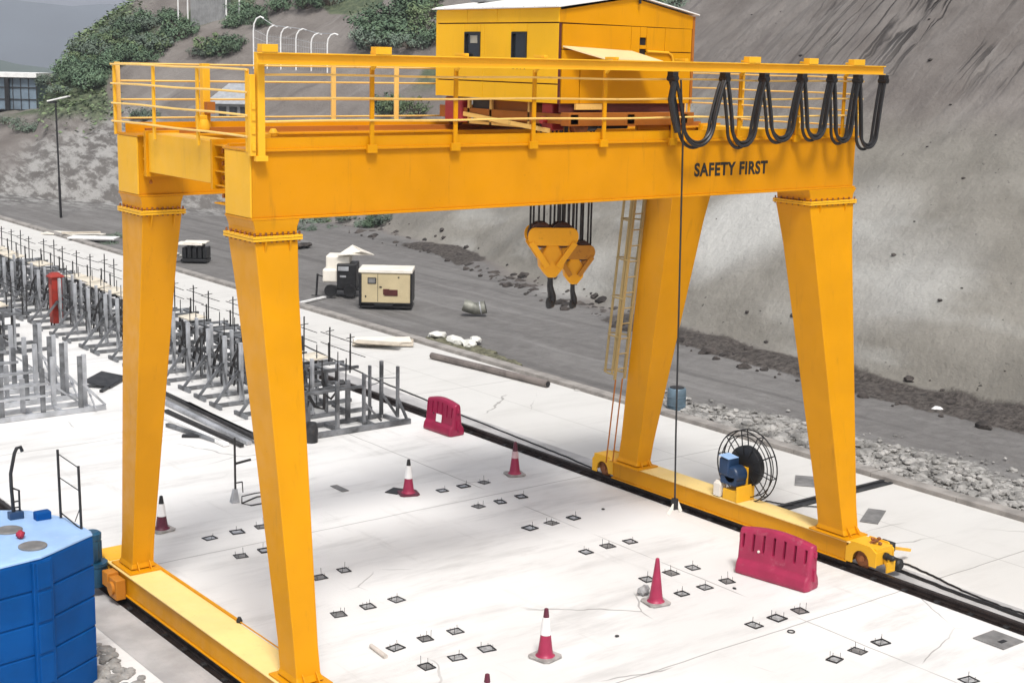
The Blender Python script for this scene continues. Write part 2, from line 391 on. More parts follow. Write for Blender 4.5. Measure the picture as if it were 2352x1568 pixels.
# ---------------------------------------------------------------- concrete yard
t=NT('yard_concrete').set(.9,0,.25); co=t.co(); sx=t.n('ShaderNodeSeparateXYZ'); t.l(co,sx.inputs[0])
X,Y=sx.outputs[0],sx.outputs[1]
big=t.ramp(t.noise(co,.22,4,.55),.35,.68); mid=t.noise(co,1.4,6,.65); fine=t.noise(co,30,4,.7)
c=t.mix(big,(.722,.713,.698),(.638,.627,.609))
c=t.mix(t.ramp(t.noise(co,.8,5,.7,(.35,1.6,1)),.46,.72,0,.85),c,(.51,.50,.485))
c=t.mix(t.ramp(mid,.62,.8,0,.4),c,(.50,.47,.44))
c=t.mix(t.ramp(fine,.62,.85,0,.22),c,(.38,.36,.34)); c=t.mix(t.ramp(t.noise(co,.55,6,.75,(2.2,.28,1)),.56,.76,0,.6),c,(.40,.39,.37)); c=t.mix(t.ramp(t.noise(co,2.6,4,.6),.70,.80,0,.45),c,(.40,.385,.37))
eastf=t.ramp(X,10.2,10.9); c=t.mix(t.math('MULTIPLY',eastf,.65),c,(.52,.505,.475))
wob=t.math('MULTIPLY',t.math('SUBTRACT',t.noise(co,1.1,3),.5),.06)
jy=t.math('ABSOLUTE',t.math('SUBTRACT',t.math('MODULO',t.math('ADD',t.math('ADD',Y,wob),-5.174+7.53*10),7.53),3.765))
jy=t.ramp(jy,3.765-.016,3.765-.008)
jx=t.ramp(t.math('ABSOLUTE',t.math('SUBTRACT',t.math('ADD',X,wob),7.55)),.008,.016,1,0)
jx=t.math('MULTIPLY',jx,t.ramp(t.noise(co,.5,2),.40,.52))
jx2=t.ramp(t.math('ABSOLUTE',t.math('SUBTRACT',t.math('ADD',X,wob),12.3)),.008,.018,1,0)
jj=t.math('MAXIMUM',t.math('MAXIMUM',jx,jy),t.math('MULTIPLY',jx2,.5)); c=t.mix(t.math('MULTIPLY',jj,.6),c,(.14,.13,.12))
vor=t.n('ShaderNodeTexVoronoi',feature='DISTANCE_TO_EDGE'); vor.inputs['Scale'].default_value=.33
wv=t.n('ShaderNodeMixRGB'); wv.inputs[0].default_value=.16; nz=t.n('ShaderNodeTexNoise'); nz.inputs['Scale'].default_value=1.8; t.l(co,nz.inputs['Vector']); t.l(co,wv.inputs[1]); t.l(nz.outputs['Color'],wv.inputs[2]); t.l(wv.outputs[0],vor.inputs['Vector'])
crack=t.math('MULTIPLY',t.ramp(vor.outputs['Distance'],.0015,.004,1,0),t.ramp(t.noise(co,.3,2),.55,.62)); c=t.mix(t.math('MULTIPLY',crack,.6),c,(.16,.15,.14))
t.base(c); t.bump(t.math('ADD',fine,t.math('MULTIPLY',mid,2)),.006,.5)
M_conc=t.m
o=MB().box(-60,14.42,-40,60,-.35,0).build('concrete_yard',M_conc); tag(o,kind='structure')
t_k=plain('kerb_concrete',(.27,.25,.23),.9,0,.25,2,bump=.01,bs=20,dirt=(.22,.20,.18))
k=MB()
for i in range(-12,29):
    y0=i*2.0; k.box(14.425,14.74+random.uniform(-.012,.012),y0+.006,y0+1.994,-.3,.10+random.uniform(-.008,.008))
o=k.build('kerb',t_k,bevel=.015); tag(o,kind='structure')
# rail footing strips (a sheet each) and crane rails
t_f=plain('rail_footing_concrete',(.40,.39,.385),.9,0,.2,1.2,bump=.005,bs=25,dirt=(.28,.27,.26))
for xc,x0,x1 in ((10,9.98,10.62),(0,-.95,-.03)):
    o=MB().add([(x0,-30,.004),(x1,-30,.004),(x1,58,.004),(x0,58,.004)],[(0,1,2,3)]).build('rail_footing',t_f); tag(o,kind='structure')
def rail(x,label):
    th=thing('crane_rail',label,'rail',(x,0,0))
    b=MB().add([(x-.14,-30,.008),(x+.14,-30,.008),(x+.14,58,.008),(x-.14,58,.008)],[(0,1,2,3)])
    b.build('shaded_base_strip',M_railst,th)  # dark rail base; its colour also paints the carriage's contact shadow
    prof=[(-.06,.012),(.06,.012),(.06,.025),(.015,.04),(.015,.075),(.035,.085),(.035,.115),(-.035,.115),(-.035,.085),(-.015,.075),(-.015,.04),(-.06,.025)]
    MB().prism([(x+a,z) for a,z in prof],-30,58,'y').build('rail_section',M_railst,th)
    c_=MB()
    for i in range(-40,60):
        for s_ in (-1,1): c_.box(x+s_*.095-.03,x+s_*.095+.03,i*.6-.04,i*.6+.04,.012,.035)
    tag(c_.build('rail_clip',M_steelD,th),kind='stuff')
rail(9.86,'dark steel crane rail on the right, running past the magenta barriers')
rail(-.20,'dark steel crane rail under the left end carriage beside the blue tank')

# ---------------------------------------------------------------- gantry crane
crane=thing('gantry_crane','large yellow double girder gantry crane with SAFETY FIRST on its front girder','crane',(5,1.6,0))
GB,GT=6.045,6.87
def girder(y0,y1):
    b=MB(); b.box(-.30,10.42,y0+.03,y1-.03,GB+.03,GT-.03)
    b.box(-.32,10.44,y0,y1,GB,GB+.03); b.box(-.33,10.45,y0-.012,y1+.012,GT-.03,GT)
    return b.build('girder',M_yelF,crane,.006)
g1=girder(-.37,.33); g2=girder(2.80,3.50)
# left end plates, paler yellow with the light on that side painted in
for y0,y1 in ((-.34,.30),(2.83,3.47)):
    MB().box(-.325,-.303,y0,y1,GB+.034,GT-.034).build('lit_end_plate',M_yelL,crane,.005)
# trolley rails on girders, toe boards
for y in (.12,3.05):
    b=MB().box(-.1,10.3,y-.03,y+.03,GT+.002,GT+.07).box(-.1,10.3,y-.07,y+.07,GT+.001,GT+.014); b.build('trolley_rail',M_dkor,crane)
MB().box(-.2,10.42,-.345,-.33,GT+.001,GT+.13).build('toe_board',M_yel,crane)
MB().box(-.2,10.42,3.47,3.485,GT+.001,GT+.13).build('toe_board',M_yel,crane)
# tie beams
def tie(x0,x1,front):
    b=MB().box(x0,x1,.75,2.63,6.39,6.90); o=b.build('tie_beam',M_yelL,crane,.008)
    for ya,yb in ((.33,.72),(2.66,2.80)):
        b=MB(); b.box(x0+.08,x1-.08,ya,yb,6.34,6.84)
        for z in (6.16 if ya<1 else 6.36,6.38,6.55,6.72,6.86):
            b.box(x0-.01,x1+.01,ya+.005,yb-.002,z-.008,z+.008)
        for y in ((.705,.735) if ya<1 else (2.64,2.675)): b.box(x0-.04,x1+.04,y-.013,y+.013,6.33,6.93)
        if ya<1: b.box(x0-.012,x1+.01,.30,.348,6.12,6.9)
        for y in ((.62,.50) if ya<1 else (2.74,)):
            for z in (6.25,6.47,6.64,6.79): b.cyl((x0+.055,y,z),(x0+.083,y,z),.026,8,1)
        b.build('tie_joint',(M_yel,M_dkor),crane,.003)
tie(-.25,.15,True); tie(9.95,10.35,False)
def leg(x,y,sgn,top,bot,xb,label=None):
    zt,zb=5.80,.53; hx0,hy0=top; hx1,hy1=bot
    yb=y+sgn*.84; secs=[]
    for k,(t,fl) in enumerate([(0,1),(.12,1),(.30,1),(.92,1.0),(.985,1.12),(1,1.45)]):
        z=zt+(zb-zt)*t
        if t<=.30: tt=t; w=1.0-.0
        cx=x+(xb-x)*t; cy=y+(yb-y)*t
        hx=hx0+(hx1-hx0)*t; hy=hy0+(hy1-hy0)*t
        if t<.1: hx*=1.05; hy*=1.05
        if t>.93: hx*=(fl-1)*.5+1; hy*=(fl-1)*.45+1
        secs.append((z,cx-hx,cx+hx,cy-hy,cy+hy))
    secs=secs[::-1]
    o=MB().rects(secs).build('leg',M_yel,crane,.012)
    f=MB(); f.box(x-hx0-.055,x+hx0+.055,y-hy0-.055,y+hy0+.055,5.805,5.832); f.box(x-hx0-.055,x+hx0+.055,y-hy0-.055,y+hy0+.055,5.838,5.866)
    nx_=9
    for i in range(nx_):
        fx=x-hx0-.025+(2*hx0+.05)*i/(nx_-1)
        for fy in (y-hy0-.028,y+hy0+.028): f.cyl((fx,fy,5.785),(fx,fy,5.905),.013,6,1)
    for i in range(1,6):
        fy=y-hy0-.028+(2*hy0+.056)*i/6
        for fx in (x-hx0-.028,x+hx0+.028): f.cyl((fx,fy,5.785),(fx,fy,5.905),.013,6,1)
    f.build('flange',(M_yelL,M_rust),o)
    for sx_ in (-1,1):
        for sy_ in (-1,1):
            px,py=x+sx_*hx0*.6,y+sy_*(hy0*1.05)
            MB().prism([(py,5.80),(py+sy_*.05,5.80),(py,5.62)],px-.008,px+.008,'x').build('gusset',M_yel,o)
    # foot plate
    f=MB().box(xb-hx1-.10,xb+hx1+.10,yb-hy1-.14,yb+hy1+.14,.488,.515)
    for sx_ in (-1,1):
        for sy_ in (-1,1):
            f.prism([(yb+sy_*(hy1+.02),.515),(yb+sy_*(hy1+.13),.515),(yb+sy_*(hy1+.01),.66)],xb+sx_*hx1*.6-.008,xb+sx_*hx1*.6+.008,'x')
    f.build('foot_plate',M_yel,o,.003)
    # head between flange and girder
    h=MB().rects([(5.876,x-hx0*1.02,x+hx0*1.02,y-hy0*1.02,y+hy0*1.02),(5.95,x-hx0*1.03,x+hx0*1.03,y-hy0*1.03,y+hy0*1.03),(6.044,x-hx0*1.14,x+hx0*1.14,y-hy0*1.06,y+hy0*1.06)])
    h.build('leg_head',M_yel,o,.006)
    return o
L_nl=leg(.0,-.02,-1,(.27,.33),(.155,.20),0)
L_fl=leg(.0,3.15,1,(.27,.33),(.155,.20),0)
L_nr=leg(9.9,-.02,-1,(.50,.34),(.17,.25),9.99)
L_fr=leg(9.97,3.15,1,(.46,.34),(.16,.25),9.91)
# curved gussets under the girder by the left legs
for y in (3.15,):
    b=MB().prism([(.28,6.044)]+[(.28+.42*(1-math.cos(a)),6.044-.0-.17*(1-math.sin(a))) for a in [math.pi/2*i/6 for i in range(6,-1,-1)]],y-.012,y+.012,'y')
    b.build('gusset',M_yel,crane)
# end carriages with wheels, drives
def carriage(x0,x1,right):
    xc=(x0+x1)/2
    b=MB().box(x0+.02,x1-.02,-1.22,4.42,.16,.465); b.box(x0-.005,x1+.005,-1.24,4.44,.135,.158)
    o=b.build('end_carriage',M_yel,crane,.006)
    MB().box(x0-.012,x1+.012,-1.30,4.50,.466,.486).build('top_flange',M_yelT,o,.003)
    for y,s_ in ((4.71,1),(-1.52,-1)):
        w=MB()
        for xx in (x0,x1-.03):
            pts=[(y-.30,.20),(y-.30,.44),(y-.18,.52),(y+.18,.52),(y+.30,.40),(y+.30,.16),(y+.17,.16)]+[(y+.17*math.cos(a),.21+.19*math.sin(a)) for a in [math.pi*i/8 for i in range(0,9)]]+[(y-.17,.20)]
            w.prism(pts,xx,xx+.03,'x')
        w.box(x0+.03,x1-.03,y-.28,y+.28,.44,.50); w.box(x0+.03,x1-.03,y+s_*.27-.02,y+s_*.27+.02,.22,.44)
        h=w.build('wheel_housing',M_yelL,o,.004)
        wm=Matrix.Rotation(R(90),3,'Y')
        wl=MB().lathe([(.04,-.20),(.055,-.195),(.055,-.17),(.12,-.165),(.13,-.15),(.17,-.14),(.17,-.10),(.145,-.09),(.145,.09),(.17,.10),(.17,.14),(.13,.15),(.05,.16)],(xc if right else xc-.15,y,.265),24,0,wm)
        wl.build('wheel',M_rust,o)
        bf=MB(); bf.lathe([(.06,0),(.06,.05),(.045,.06),(.045,.16),(.03,.18)],(xc,y+s_*.30,.36),14,0,Matrix.Rotation(R(-90*s_),3,'X')); bf.build('buffer',M_black,o)
        sw=MB(); sw.bar((xc,y+s_*.30,.30),(xc,y+s_*.42,.14),.05); sw.box(xc-.10,xc+.10,y+s_*.42-.012,y+s_*.42+.012,.13,.30)
        sw.build('rail_sweep',M_yelL,o)
    return o
CR=carriage(9.76,10.22,True)
CL=carriage(-.27,.21,False)
# dark conduit on top of left carriage inner edge + conduit knob
b=MB().tube([(.235,4.4,.50),(.235,1.2,.50)],.022,8); b.tube([(.235,1.2,.50),(.24,.6,.495),(.235,-.6,.495)],.010,6); b.build('conduit',M_yel,CL)
MB().lathe([(.035,-.04),(.045,0),(.02,.05)],(.235,1.2,.51),10).build('conduit_cap',M_black,CL)
M_hookb=paint('rusty_yellow_bracket',(.50,.19,.02),.5,.7,(.10,.04,.02),(1,1,1))
# vertical blue drive motor on far end of left carriage
m=MB(); m.lathe([(.165,.0),(.175,.02),(.175,.30),(.19,.31),(.19,.36)],(-.47,4.44,.16),18); 
mo=m.build('travel_gearbox',M_motor,CL,.004)
m=MB().lathe([(.12,0),(.13,.02),(.13,.34),(.14,.345),(.14,.43),(.10,.46)],(-.49,4.47,.525),18)
for k in range(14):
    a=2*math.pi*k/14; m.bar((-.49+.13*math.cos(a),4.47+.13*math.sin(a),.56),(-.49+.13*math.cos(a),4.47+.13*math.sin(a),.84),.012,.02)
m.build('travel_motor',M_motor,CL)
m=MB().box(-.44,-.26,4.05,4.25,.22,.44); m.box(-.42,-.27,3.78,4.05,.10,.40); m.cyl((-.46,3.92,.26),(-.40,3.92,.26),.10,14); m.build('drive_bracket',M_hookb,CL,.01)
# right end: drive unit, yellow sweep bar
m=MB().bar((10.24,-1.70,.42),(11.05,-1.50,.16),.06,.05); m.build('sweep_bar',M_yelL,CR)
m=MB().lathe([(.10,0),(.10,.22),(.07,.25)],(10.22,-1.72,.20),14,0,Matrix.Rotation(R(90),3,'X')); m.box(10.20,10.32,-1.76,-1.52,.36,.50); m.build('travel_motor',M_black,CR)
m=MB()
for i in range(9): m.rock((10.04+random.uniform(-.08,.08),-1.62+random.uniform(-.08,.08),.53+random.uniform(0,.05)),.035)
m.build('terminal_cluster',M_rust,CR)
# cable reel on right carriage
RY,RZ,RX=1.36,1.05,10.16
reel=MB()
wm=Matrix.Rotation(R(90),3,'Y')
def ring(mb,x,rad,r,n=40): mb.tube([(x,RY+rad*math.cos(2*math.pi*k/n),RZ+rad*math.sin(2*math.pi*k/n)) for k in range(n)],r,6,0,True)
for x in (RX-.075,RX+.075):
    ring(reel,x,.635,.013); ring(reel,x,.545,.010)
for k in range(10):
    a=2*math.pi*k/10+.15; c_,s_=math.cos(a),math.sin(a)
    for x in (RX-.075,RX+.075): reel.bar((x,RY+.2*c_,RZ+.2*s_),(x,RY+.635*c_,RZ+.635*s_),.018,.012)
    reel.bar((RX-.075,RY+.635*c_,RZ+.635*s_),(RX+.075,RY+.635*c_,RZ+.635*s_),.014)
ro=reel.build('cable_reel',M_black,crane)
MB().lathe([(.10,-.06),(.36,-.06),(.365,-.045),(.365,.045),(.36,.06),(.10,.06)],(RX,RY,RZ),36,0,wm).build('wound_cable',M_black,ro)
m=MB().lathe([(.12,-.30),(.15,-.29),(.165,-.24),(.165,-.02),(.12,0)],(RX-.10,RY+.02,RZ-.12),22,0,wm)
m.box(RX-.40,RX-.12,RY-.12,RY+.26,RZ-.30,RZ-.12); m.box(RX-.42,RX-.14,RY+.05,RY+.28,RZ-.14,RZ+.16)
m.build('reel_motor',M_blueD,ro,.03,3)
MB().obox((RX-.30,RY+.16,RZ+.185),(.26,.24,.012),Matrix.Rotation(R(8),3,'X')).build('motor_cover',M_blueT,ro,.004)
m=MB().box(RX-.40,RX-.06,RY-.17,RY+.17,.49,.50+.17); m.box(RX-.42,RX+.02,RY-.19,RY-.16,.487,RZ-.28); m.box(RX-.10,RX+.02,RY-.1,RY+.1,.49,RZ); m.build('reel_bracket',M_yelL,ro,.006)
m=MB().rects([(.50,RX-.42,RX-.26,RY+.22,RY+.38),(.72,RX-.42,RX-.26,RY+.22,RY+.38),(.78,RX-.39,RX-.29,RY+.25,RY+.35)]); m.build('junction_box',M_creamW,ro,.008)
# ladder with cage on the far right leg
M_lad=paint('dull_ladder_yellow',(.36,.26,.11),.5,.6,(.08,.05,.02),(1,1,1))
def lp(z):                 # beside the outer back edge of the leg
    tt=(5.80-z)/(5.80-.53); return Vector((9.9-.42+.16*tt-.14,3.15+.84*tt+.30-.08*tt,z))
LX=Vector((.12,0,0))
ld=MB()
for sg in (-1,1): ld.bar(lp(2.2)+LX*sg,lp(6.9)+LX*sg,.03,.05)
lo=ld.build('ladder',M_lad,crane)
for sg in (-.8,.6): MB().bar(lp(.55)+LX*sg,lp(2.2)+LX*sg,.018,.02).build('conduit',M_dkor,lo)
for i in range(15):
    p=lp(2.4+i*.29); MB().cyl(p-LX,p+LX,.012,6).build('rung',M_lad,lo)
ld=MB(); hoop=lambda z,a: lp(z)+Vector((.15*math.cos(a),.42*math.sin(a),0))
for i in range(6): ld.tube([hoop(2.3+i*.72,math.pi*k/8) for k in range(9)],.016,5)
for a in (.15,math.pi*.25,math.pi*.5,math.pi*.75,math.pi-.15): ld.bar(hoop(2.3,a),hoop(5.9,a),.05,.01)
ld.build('ladder_cage',M_lad,lo)
# walkway railings
PX=[1.29,2.53,3.79,5.02,6.32,7.66,8.94,10.0]
def railing(posts,bars,pm,bm,w,h,up,foot=None):
    ro=bpy.data.objects.new('railing',None); COL.objects.link(ro); ro.parent=crane
    for p0,p1 in posts:
        b=MB().bar(p0,p1,w,h,0,up)
        if foot: b.box(p0[0]-.07,p0[0]+.07,-.42,-.383,6.80,6.90)
        b.build('railing_post',pm,ro,.003)
    for pts in bars: MB().tube(pts,.015,6).build('rail_bar',bm,ro)
railing([((x,-.395,6.86),(x,-.395,7.82)) for x in PX],[[(x,-.425,z+.006*math.sin(x*2.1)) for x in np.linspace(-.22,10.42,24)] for z in (7.19,7.45,7.72)],M_yel,M_rail,.055,.03,(0,1,0),True)
railing([((x,3.56,6.86),(x,3.56,7.80)) for x in (-.26,3.11,4.23,5.5,6.8,8.1,9.3,10.40)],[[(x,3.59,z) for x in np.linspace(-.28,10.44,12)] for z in (7.05,7.30,7.55,7.78)],M_rail,M_rail,.07,.035,(0,1,0))
for xx,pp in ((-.33,(3.50,2.25,.98,-.30)),(10.46,(3.5,2.2,.9,-.3))):
    railing([((xx,y,6.84),(xx,y,7.78)) for y in pp],[[(xx-.02,y,z+.004*math.sin(y*3)) for y in np.linspace(-.34,3.56,9)] for z in (7.02,7.26,7.52,7.775)],M_yelL,M_rail,.05,.03,(1,0,0))
# corner post + cable pole, junction boxes on the left
m=MB().box(-.27,-.18,-.45,-.36,6.78,7.97); m.box(-.30,-.15,-.46,-.385,6.74,6.80); m.box(-.36,-.29,-.43,-.36,6.80,7.72)
for z in (6.86,7.05,7.2,7.33): m.box(-.345,-.30,-.445,-.43,z,z+.08)
m.build('corner_post',M_yelL,crane,.004)
m=MB().box(.86,.97,3.28,3.39,6.87,7.80); m.box(.80,1.03,3.2,3.4,6.86,6.90); m.box(.72,.84,3.12,3.26,6.88,7.10); m.lathe([(.07,0),(.09,.06),(.06,.15)],(.70,2.95,6.90),12); m.build('cable_pole',M_yelL,crane,.006)
m=MB().box(.87,.99,3.18,3.275,7.12,7.28); m.build('junction_box',M_dkor,crane)
m=MB().box(.05,.16,.05,.15,6.88,7.02); m.lathe([(.05,0),(.06,.04),(.03,.09)],(.22,.1,6.99),10); m.build('limit_switch',M_yelL,crane,.004)
# festoon track beam in front of the railing
m=MB().box(-.36,10.66,-.605,-.595,7.85,7.96); m.box(-.36,10.66,-.65,-.55,7.955,7.97); m.box(-.36,10.66,-.65,-.55,7.835,7.85)
fo=m.build('festoon_track',M_yelL,crane,.002)
for i,x in enumerate([-.22]+PX):
    m=MB(); m.bar((x,-.40,7.80),(x,-.60,7.985),.05,.04); m.box(x-.03,x+.03,-.62,-.40,7.975,8.01)
    w=(.20,.22,0,0,0,0,.24,.2,.26)[i]
    if w: m.box(x-w/2,x+w/2,-.66,-.54,7.972,8.06)
    m.build('track_bracket',M_yelL,fo,.004)
# lettering
fc=bpy.data.curves.new('safety_lettering','FONT'); fc.body='SAFETY FIRST'; fc.size=.315; fc.extrude=.002; fc.offset=.011; fc.space_character=1.1
tx=bpy.data.objects.new('lettering_tmp',fc); COL.objects.link(tx)
bpy.context.view_layer.update()
dg=bpy.context.evaluated_depsgraph_get(); tm=bpy.data.meshes.new_from_object(tx.evaluated_get(dg)); bpy.data.objects.remove(tx)
xs=[v.co.x for v in tm.vertices]; x0_,x1_=min(xs),max(xs); ys=[v.co.y for v in tm.vertices]; y0_,y1_=min(ys),max(ys)
for v in tm.vertices:
    fx=(v.co.x-x0_)/(x1_-x0_); fy=(v.co.y-y0_)/(y1_-y0_)
    v.co=Vector((6.84+1.55*fx,-.343-v.co.z,6.33+.20*fy))-Vector((5,1.6,0))
tm.materials.clear(); tm.materials.append(plain('black_lettering',(.015,.014,.01),.5))
lt=bpy.data.objects.new('safety_lettering',tm); COL.objects.link(lt); lt.parent=g1

# ---------------------------------------------------------------- trolley with machinery house
tr=thing('crane_trolley','yellow machinery house with white pitched roof riding on the crane girders','crane trolley',(5.95,1.6,GT+.07))
HX0,HX1,HY0,HY1=4.67,7.23,.20,3.12
b=MB()
for y in (.12,3.05):
    b.box(4.75,7.15,y-.09,y+.09,7.06,7.24)
for x in (4.85,5.9,6.95): b.box(x-.07,x+.07,.03,3.14,7.08,7.22)
fr=b.build('trolley_frame',M_dkor,tr,.004)
for x in (5.0,6.9):
    for y in (.12,3.05):
        MB().lathe([(.10,-.06),(.13,-.055),(.13,-.04),(.11,-.035),(.11,.035),(.13,.04),(.13,.055),(.10,.06)],(x,y,7.053),18,0,Matrix.Rotation(R(90),3,'X')).build('trolley_wheel',M_rust,tr)
# backing walls (dark) then panels
b=MB().box(HX0+.03,HX1-.03,HY0+.03,HY1-.03,7.42,8.62); b.build('house_core',M_gap,tr)
def panels(name,axis,pos,th,cells,mat,out):
    b=MB()
    for a0,a1,z0,z1 in cells:
        if axis=='x': b.box(min(pos,pos+out*th),max(pos,pos+out*th),a0+.006,a1-.006,z0+.006,z1-.006)
        else: b.box(a0+.006,a1-.006,min(pos,pos+out*th),max(pos,pos+out*th),z0+.006,z1-.006)
    return b.build(name,mat,tr,.003)
xl=HX0+.03
win=[(2.0,2.39,7.93,8.33),(.90,1.25,7.93,8.33)]
cells=[(HY0,1.60,8.46,8.66),(1.60,2.33,8.46,8.66),(2.33,HY1,8.46,8.66),
 # main left wall around the two windows
 (2.39,HY1,7.90,8.45),(1.90,2.00,7.90,8.45),(2.0,2.39,8.33,8.45),
 (1.25,1.90,7.90,8.45),(HY0,.90,7.90,8.45),(.90,1.25,8.33,8.45),
 (2.55,HY1,7.38,7.62),(1.93,2.55,7.38,7.62),(.70,1.93,7.36,7.62),(HY0,.70,7.36,7.62),
 (2.55,HY1,7.63,7.895),(1.93,2.55,7.63,7.895),(.70,1.93,7.63,7.895),(HY0,.70,7.63,7.895)]
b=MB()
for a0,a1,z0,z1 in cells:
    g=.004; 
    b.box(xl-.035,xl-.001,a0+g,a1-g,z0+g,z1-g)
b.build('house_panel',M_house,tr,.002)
for y0,y1,z0,z1 in win:
    f=MB(); w=.022
    f.box(xl-.045,xl-.002,y0,y0+w,z0,z1); f.box(xl-.045,xl-.002,y1-w,y1,z0,z1); f.box(xl-.045,xl-.002,y0+w,y1-w,z0,z0+w); f.box(xl-.045,xl-.002,y0+w,y1-w,z1-w,z1)
    fo_=f.build('window',M_black,tr)
    MB().box(xl-.012,xl-.006,y0+w,y1-w,z0+w,z1-w).build('pane',M_glass,fo_)
    if y0>1.5:
        MB().box(xl-.020,xl-.0125,y0+.10,y0+.27,z1-.16,z1-.05).build('notice_sheet',plain('pale_notice',(.35,.34,.28),.8),fo_)
        MB().box(xl-.06,xl-.046,y1-.13,y1+.05,z0-.01,z0+.09).build('window_latch_plate',M_yelL,fo_,.004)
# small dark marks of the rating plate under the right window
b=MB()
for k,(w,h) in enumerate([(.05,.03),(.045,.03),(.02,.03),(.03,.028)]): b.box(xl-.038,xl-.0355,1.22-k*.09-w,1.22-k*.09,7.815,7.815+h)
b.build('rating_plate',M_black,tr)
# front (right-hand) wall
yf=HY0+.03
b=MB(); zE,zR=8.66,8.80
b.loft([[(HX0+.01,yf-.035,8.46),(HX1-.01,yf-.035,8.44),(HX1-.01,yf-.035,8.62),(6.02,yf-.035,8.835),(HX0+.01,yf-.035,8.625)],
        [(HX0+.01,yf-.001,8.46),(HX1-.01,yf-.001,8.44),(HX1-.01,yf-.001,8.62),(6.02,yf-.001,8.835),(HX0+.01,yf-.001,8.625)]])
for a0,a1,z0,z1 in [(4.73,6.0,8.10,8.445),(6.0,6.17,7.88,8.445),(6.17,6.30,8.29,8.445),(6.17,6.30,8.13,8.19),(6.30,6.66,8.10,8.44),(6.66,HX1-.03,8.10,8.44),(4.73,6.0,7.86,8.095),
    (6.17,6.30,7.88,7.99),(6.30,HX1-.03,7.88,8.095),(4.73,5.06,7.36,7.85),(5.07,HX1-.03,7.36,7.855)]:
    b.box(a0+.004,a1-.004,yf-.033,yf-.001,z0+.004,z1-.004)
b.build('house_panel',M_yel,tr,.002)
b=MB()   # rounded hoop frame on the right
pts=[(5.15,7.375),(6.75,7.375),(6.80,7.40),(6.81,7.99),(6.79,8.05),(6.74,8.09),(6.3,8.10)]
b.tube([(x,yf-.05,z) for x,z in [(6.3,8.10),(6.72,8.09),(6.79,8.05),(6.82,7.98),(6.82,7.40)]],.018,8); b.build('hoop_frame',M_yelL,tr)
b=MB().box(4.672,4.715,yf-.03,yf-.003,7.36,8.45); b.build('corner_strip',M_gap,tr)
b=MB().box(HX1-.025,HX1+.02,yf-.04,HY1,7.36,8.62); b.build('house_panel',M_dkor,tr)
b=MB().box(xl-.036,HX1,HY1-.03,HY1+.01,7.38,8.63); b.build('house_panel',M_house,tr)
MB().box(6.176,6.294,yf-.012,yf-.004,8.19,8.285).box(6.176,6.294,yf-.012,yf-.004,7.995,8.125).build('vent_opening',M_black,tr)
M_flap=plain('cream_flap_paint',(.74,.58,.32),.4,0,.06,2)
# hatch flap (tilted awning) on the front wall
fl=[(4.74,yf-.037,8.13),(6.02,yf-.037,8.085),(6.30,yf-.44,7.945),(5.15,yf-.44,7.975),(4.90,yf-.24,8.06)]
b=MB(); up_=[Vector(p)+Vector((0,0,.018)) for p in fl]; b.loft([[Vector(p) for p in fl],up_]); ho=b.build('hatch_flap',M_flap,tr)
b=MB().bar((5.2,yf-.42,7.955),(5.2,yf-.05,7.93),.03); b.bar((5.95,yf-.42,7.94),(5.95,yf-.05,7.90),.03); b.box(5.10,6.1,yf-.10,yf-.036,7.87,7.92); b.build('flap_stay',M_yelL,ho)
# roof: two slopes with overhang
rf=MB()
ov=.06
for (xa,za),(xb,zb) in (((HX0-ov,8.658),(6.02,8.865)),((6.02,8.865),(HX1+ov,8.635))):
    rf.loft([[(xa,HY0-ov,za),(xb,HY0-ov,zb),(xb,HY1+ov,zb),(xa,HY1+ov,za)],[(xa,HY0-ov,za+.016),(xb,HY0-ov,zb+.016),(xb,HY1+ov,zb+.016),(xa,HY1+ov,za+.016)]])
roof=rf.build('roof',M_white,tr)
b=MB()
for y in np.arange(HY0,HY1,.24): b.bar((HX0-ov,y,8.682),(6.02,y,8.889),.02,.014)
b.build('roof_seam',M_white,roof)
MB().box(5.2,5.9,2.6,3.0,8.79,8.86).build('roof_duct',M_corr,roof,.01)
MB().cyl((6.10,yf-.08,8.83),(6.10,yf-.08,8.76),.02,8).build('roof_hook',M_black,roof)
# machinery under the house
MB().box(4.74,4.94,2.55,3.0,7.0,7.37).build('hoist_motor',M_red,tr,.03)
b=MB().box(4.80,5.02,.46,.70,6.98,7.36); b.cyl((4.80,.58,7.12),(4.70,.58,7.12),.05,12); b.build('hoist_motor',M_red,tr,.02)
b=MB().lathe([(.24,-1.0),(.24,-.96),(.20,-.95),(.20,.95),(.24,.96),(.24,1.0)],(5.9,1.55,7.22),26,0,Matrix.Rotation(R(90),3,'Y')); b.build('rope_drum',M_dkor,tr)
b=MB().box(4.78,4.82,.95,2.45,6.99,7.03); b.box(4.78,4.82,.95,.99,6.99,7.36); b.box(4.78,4.82,1.85,1.9,6.99,7.36); b.box(4.78,4.82,2.4,2.45,6.99,7.36); b.bar((4.75,2.5,7.13),(4.75,.45,6.98),.03,.06); b.build('machine_frame',M_rail,tr)
MB().box(4.86,4.88,1.0,2.4,7.03,7.36).build('machine_cover',M_dkor,tr)
MB().box(4.83,4.85,1.95,2.38,7.04,7.34).build('machine_opening',M_black,tr)
b=MB().box(6.15,6.98,.16,.22,6.98,7.20); b.build('brake_cover',M_yel,tr,.02,3)
b=MB().box(5.6,6.1,.30,.60,7.0,7.3); b.lathe([(.12,0),(.12,.3)],(5.3,.5,7.08),16,0,Matrix.Rotation(R(90),3,'Y')); b.build('gearbox',M_steelD,tr,.02)
MB().box(4.98,5.46,.16,.20,7.28,7.36).build('cable_tray',M_rail,tr)
MB().box(4.74,7.15,.235,.25,7.24,7.37).build('skirt_beam',M_gap,tr)

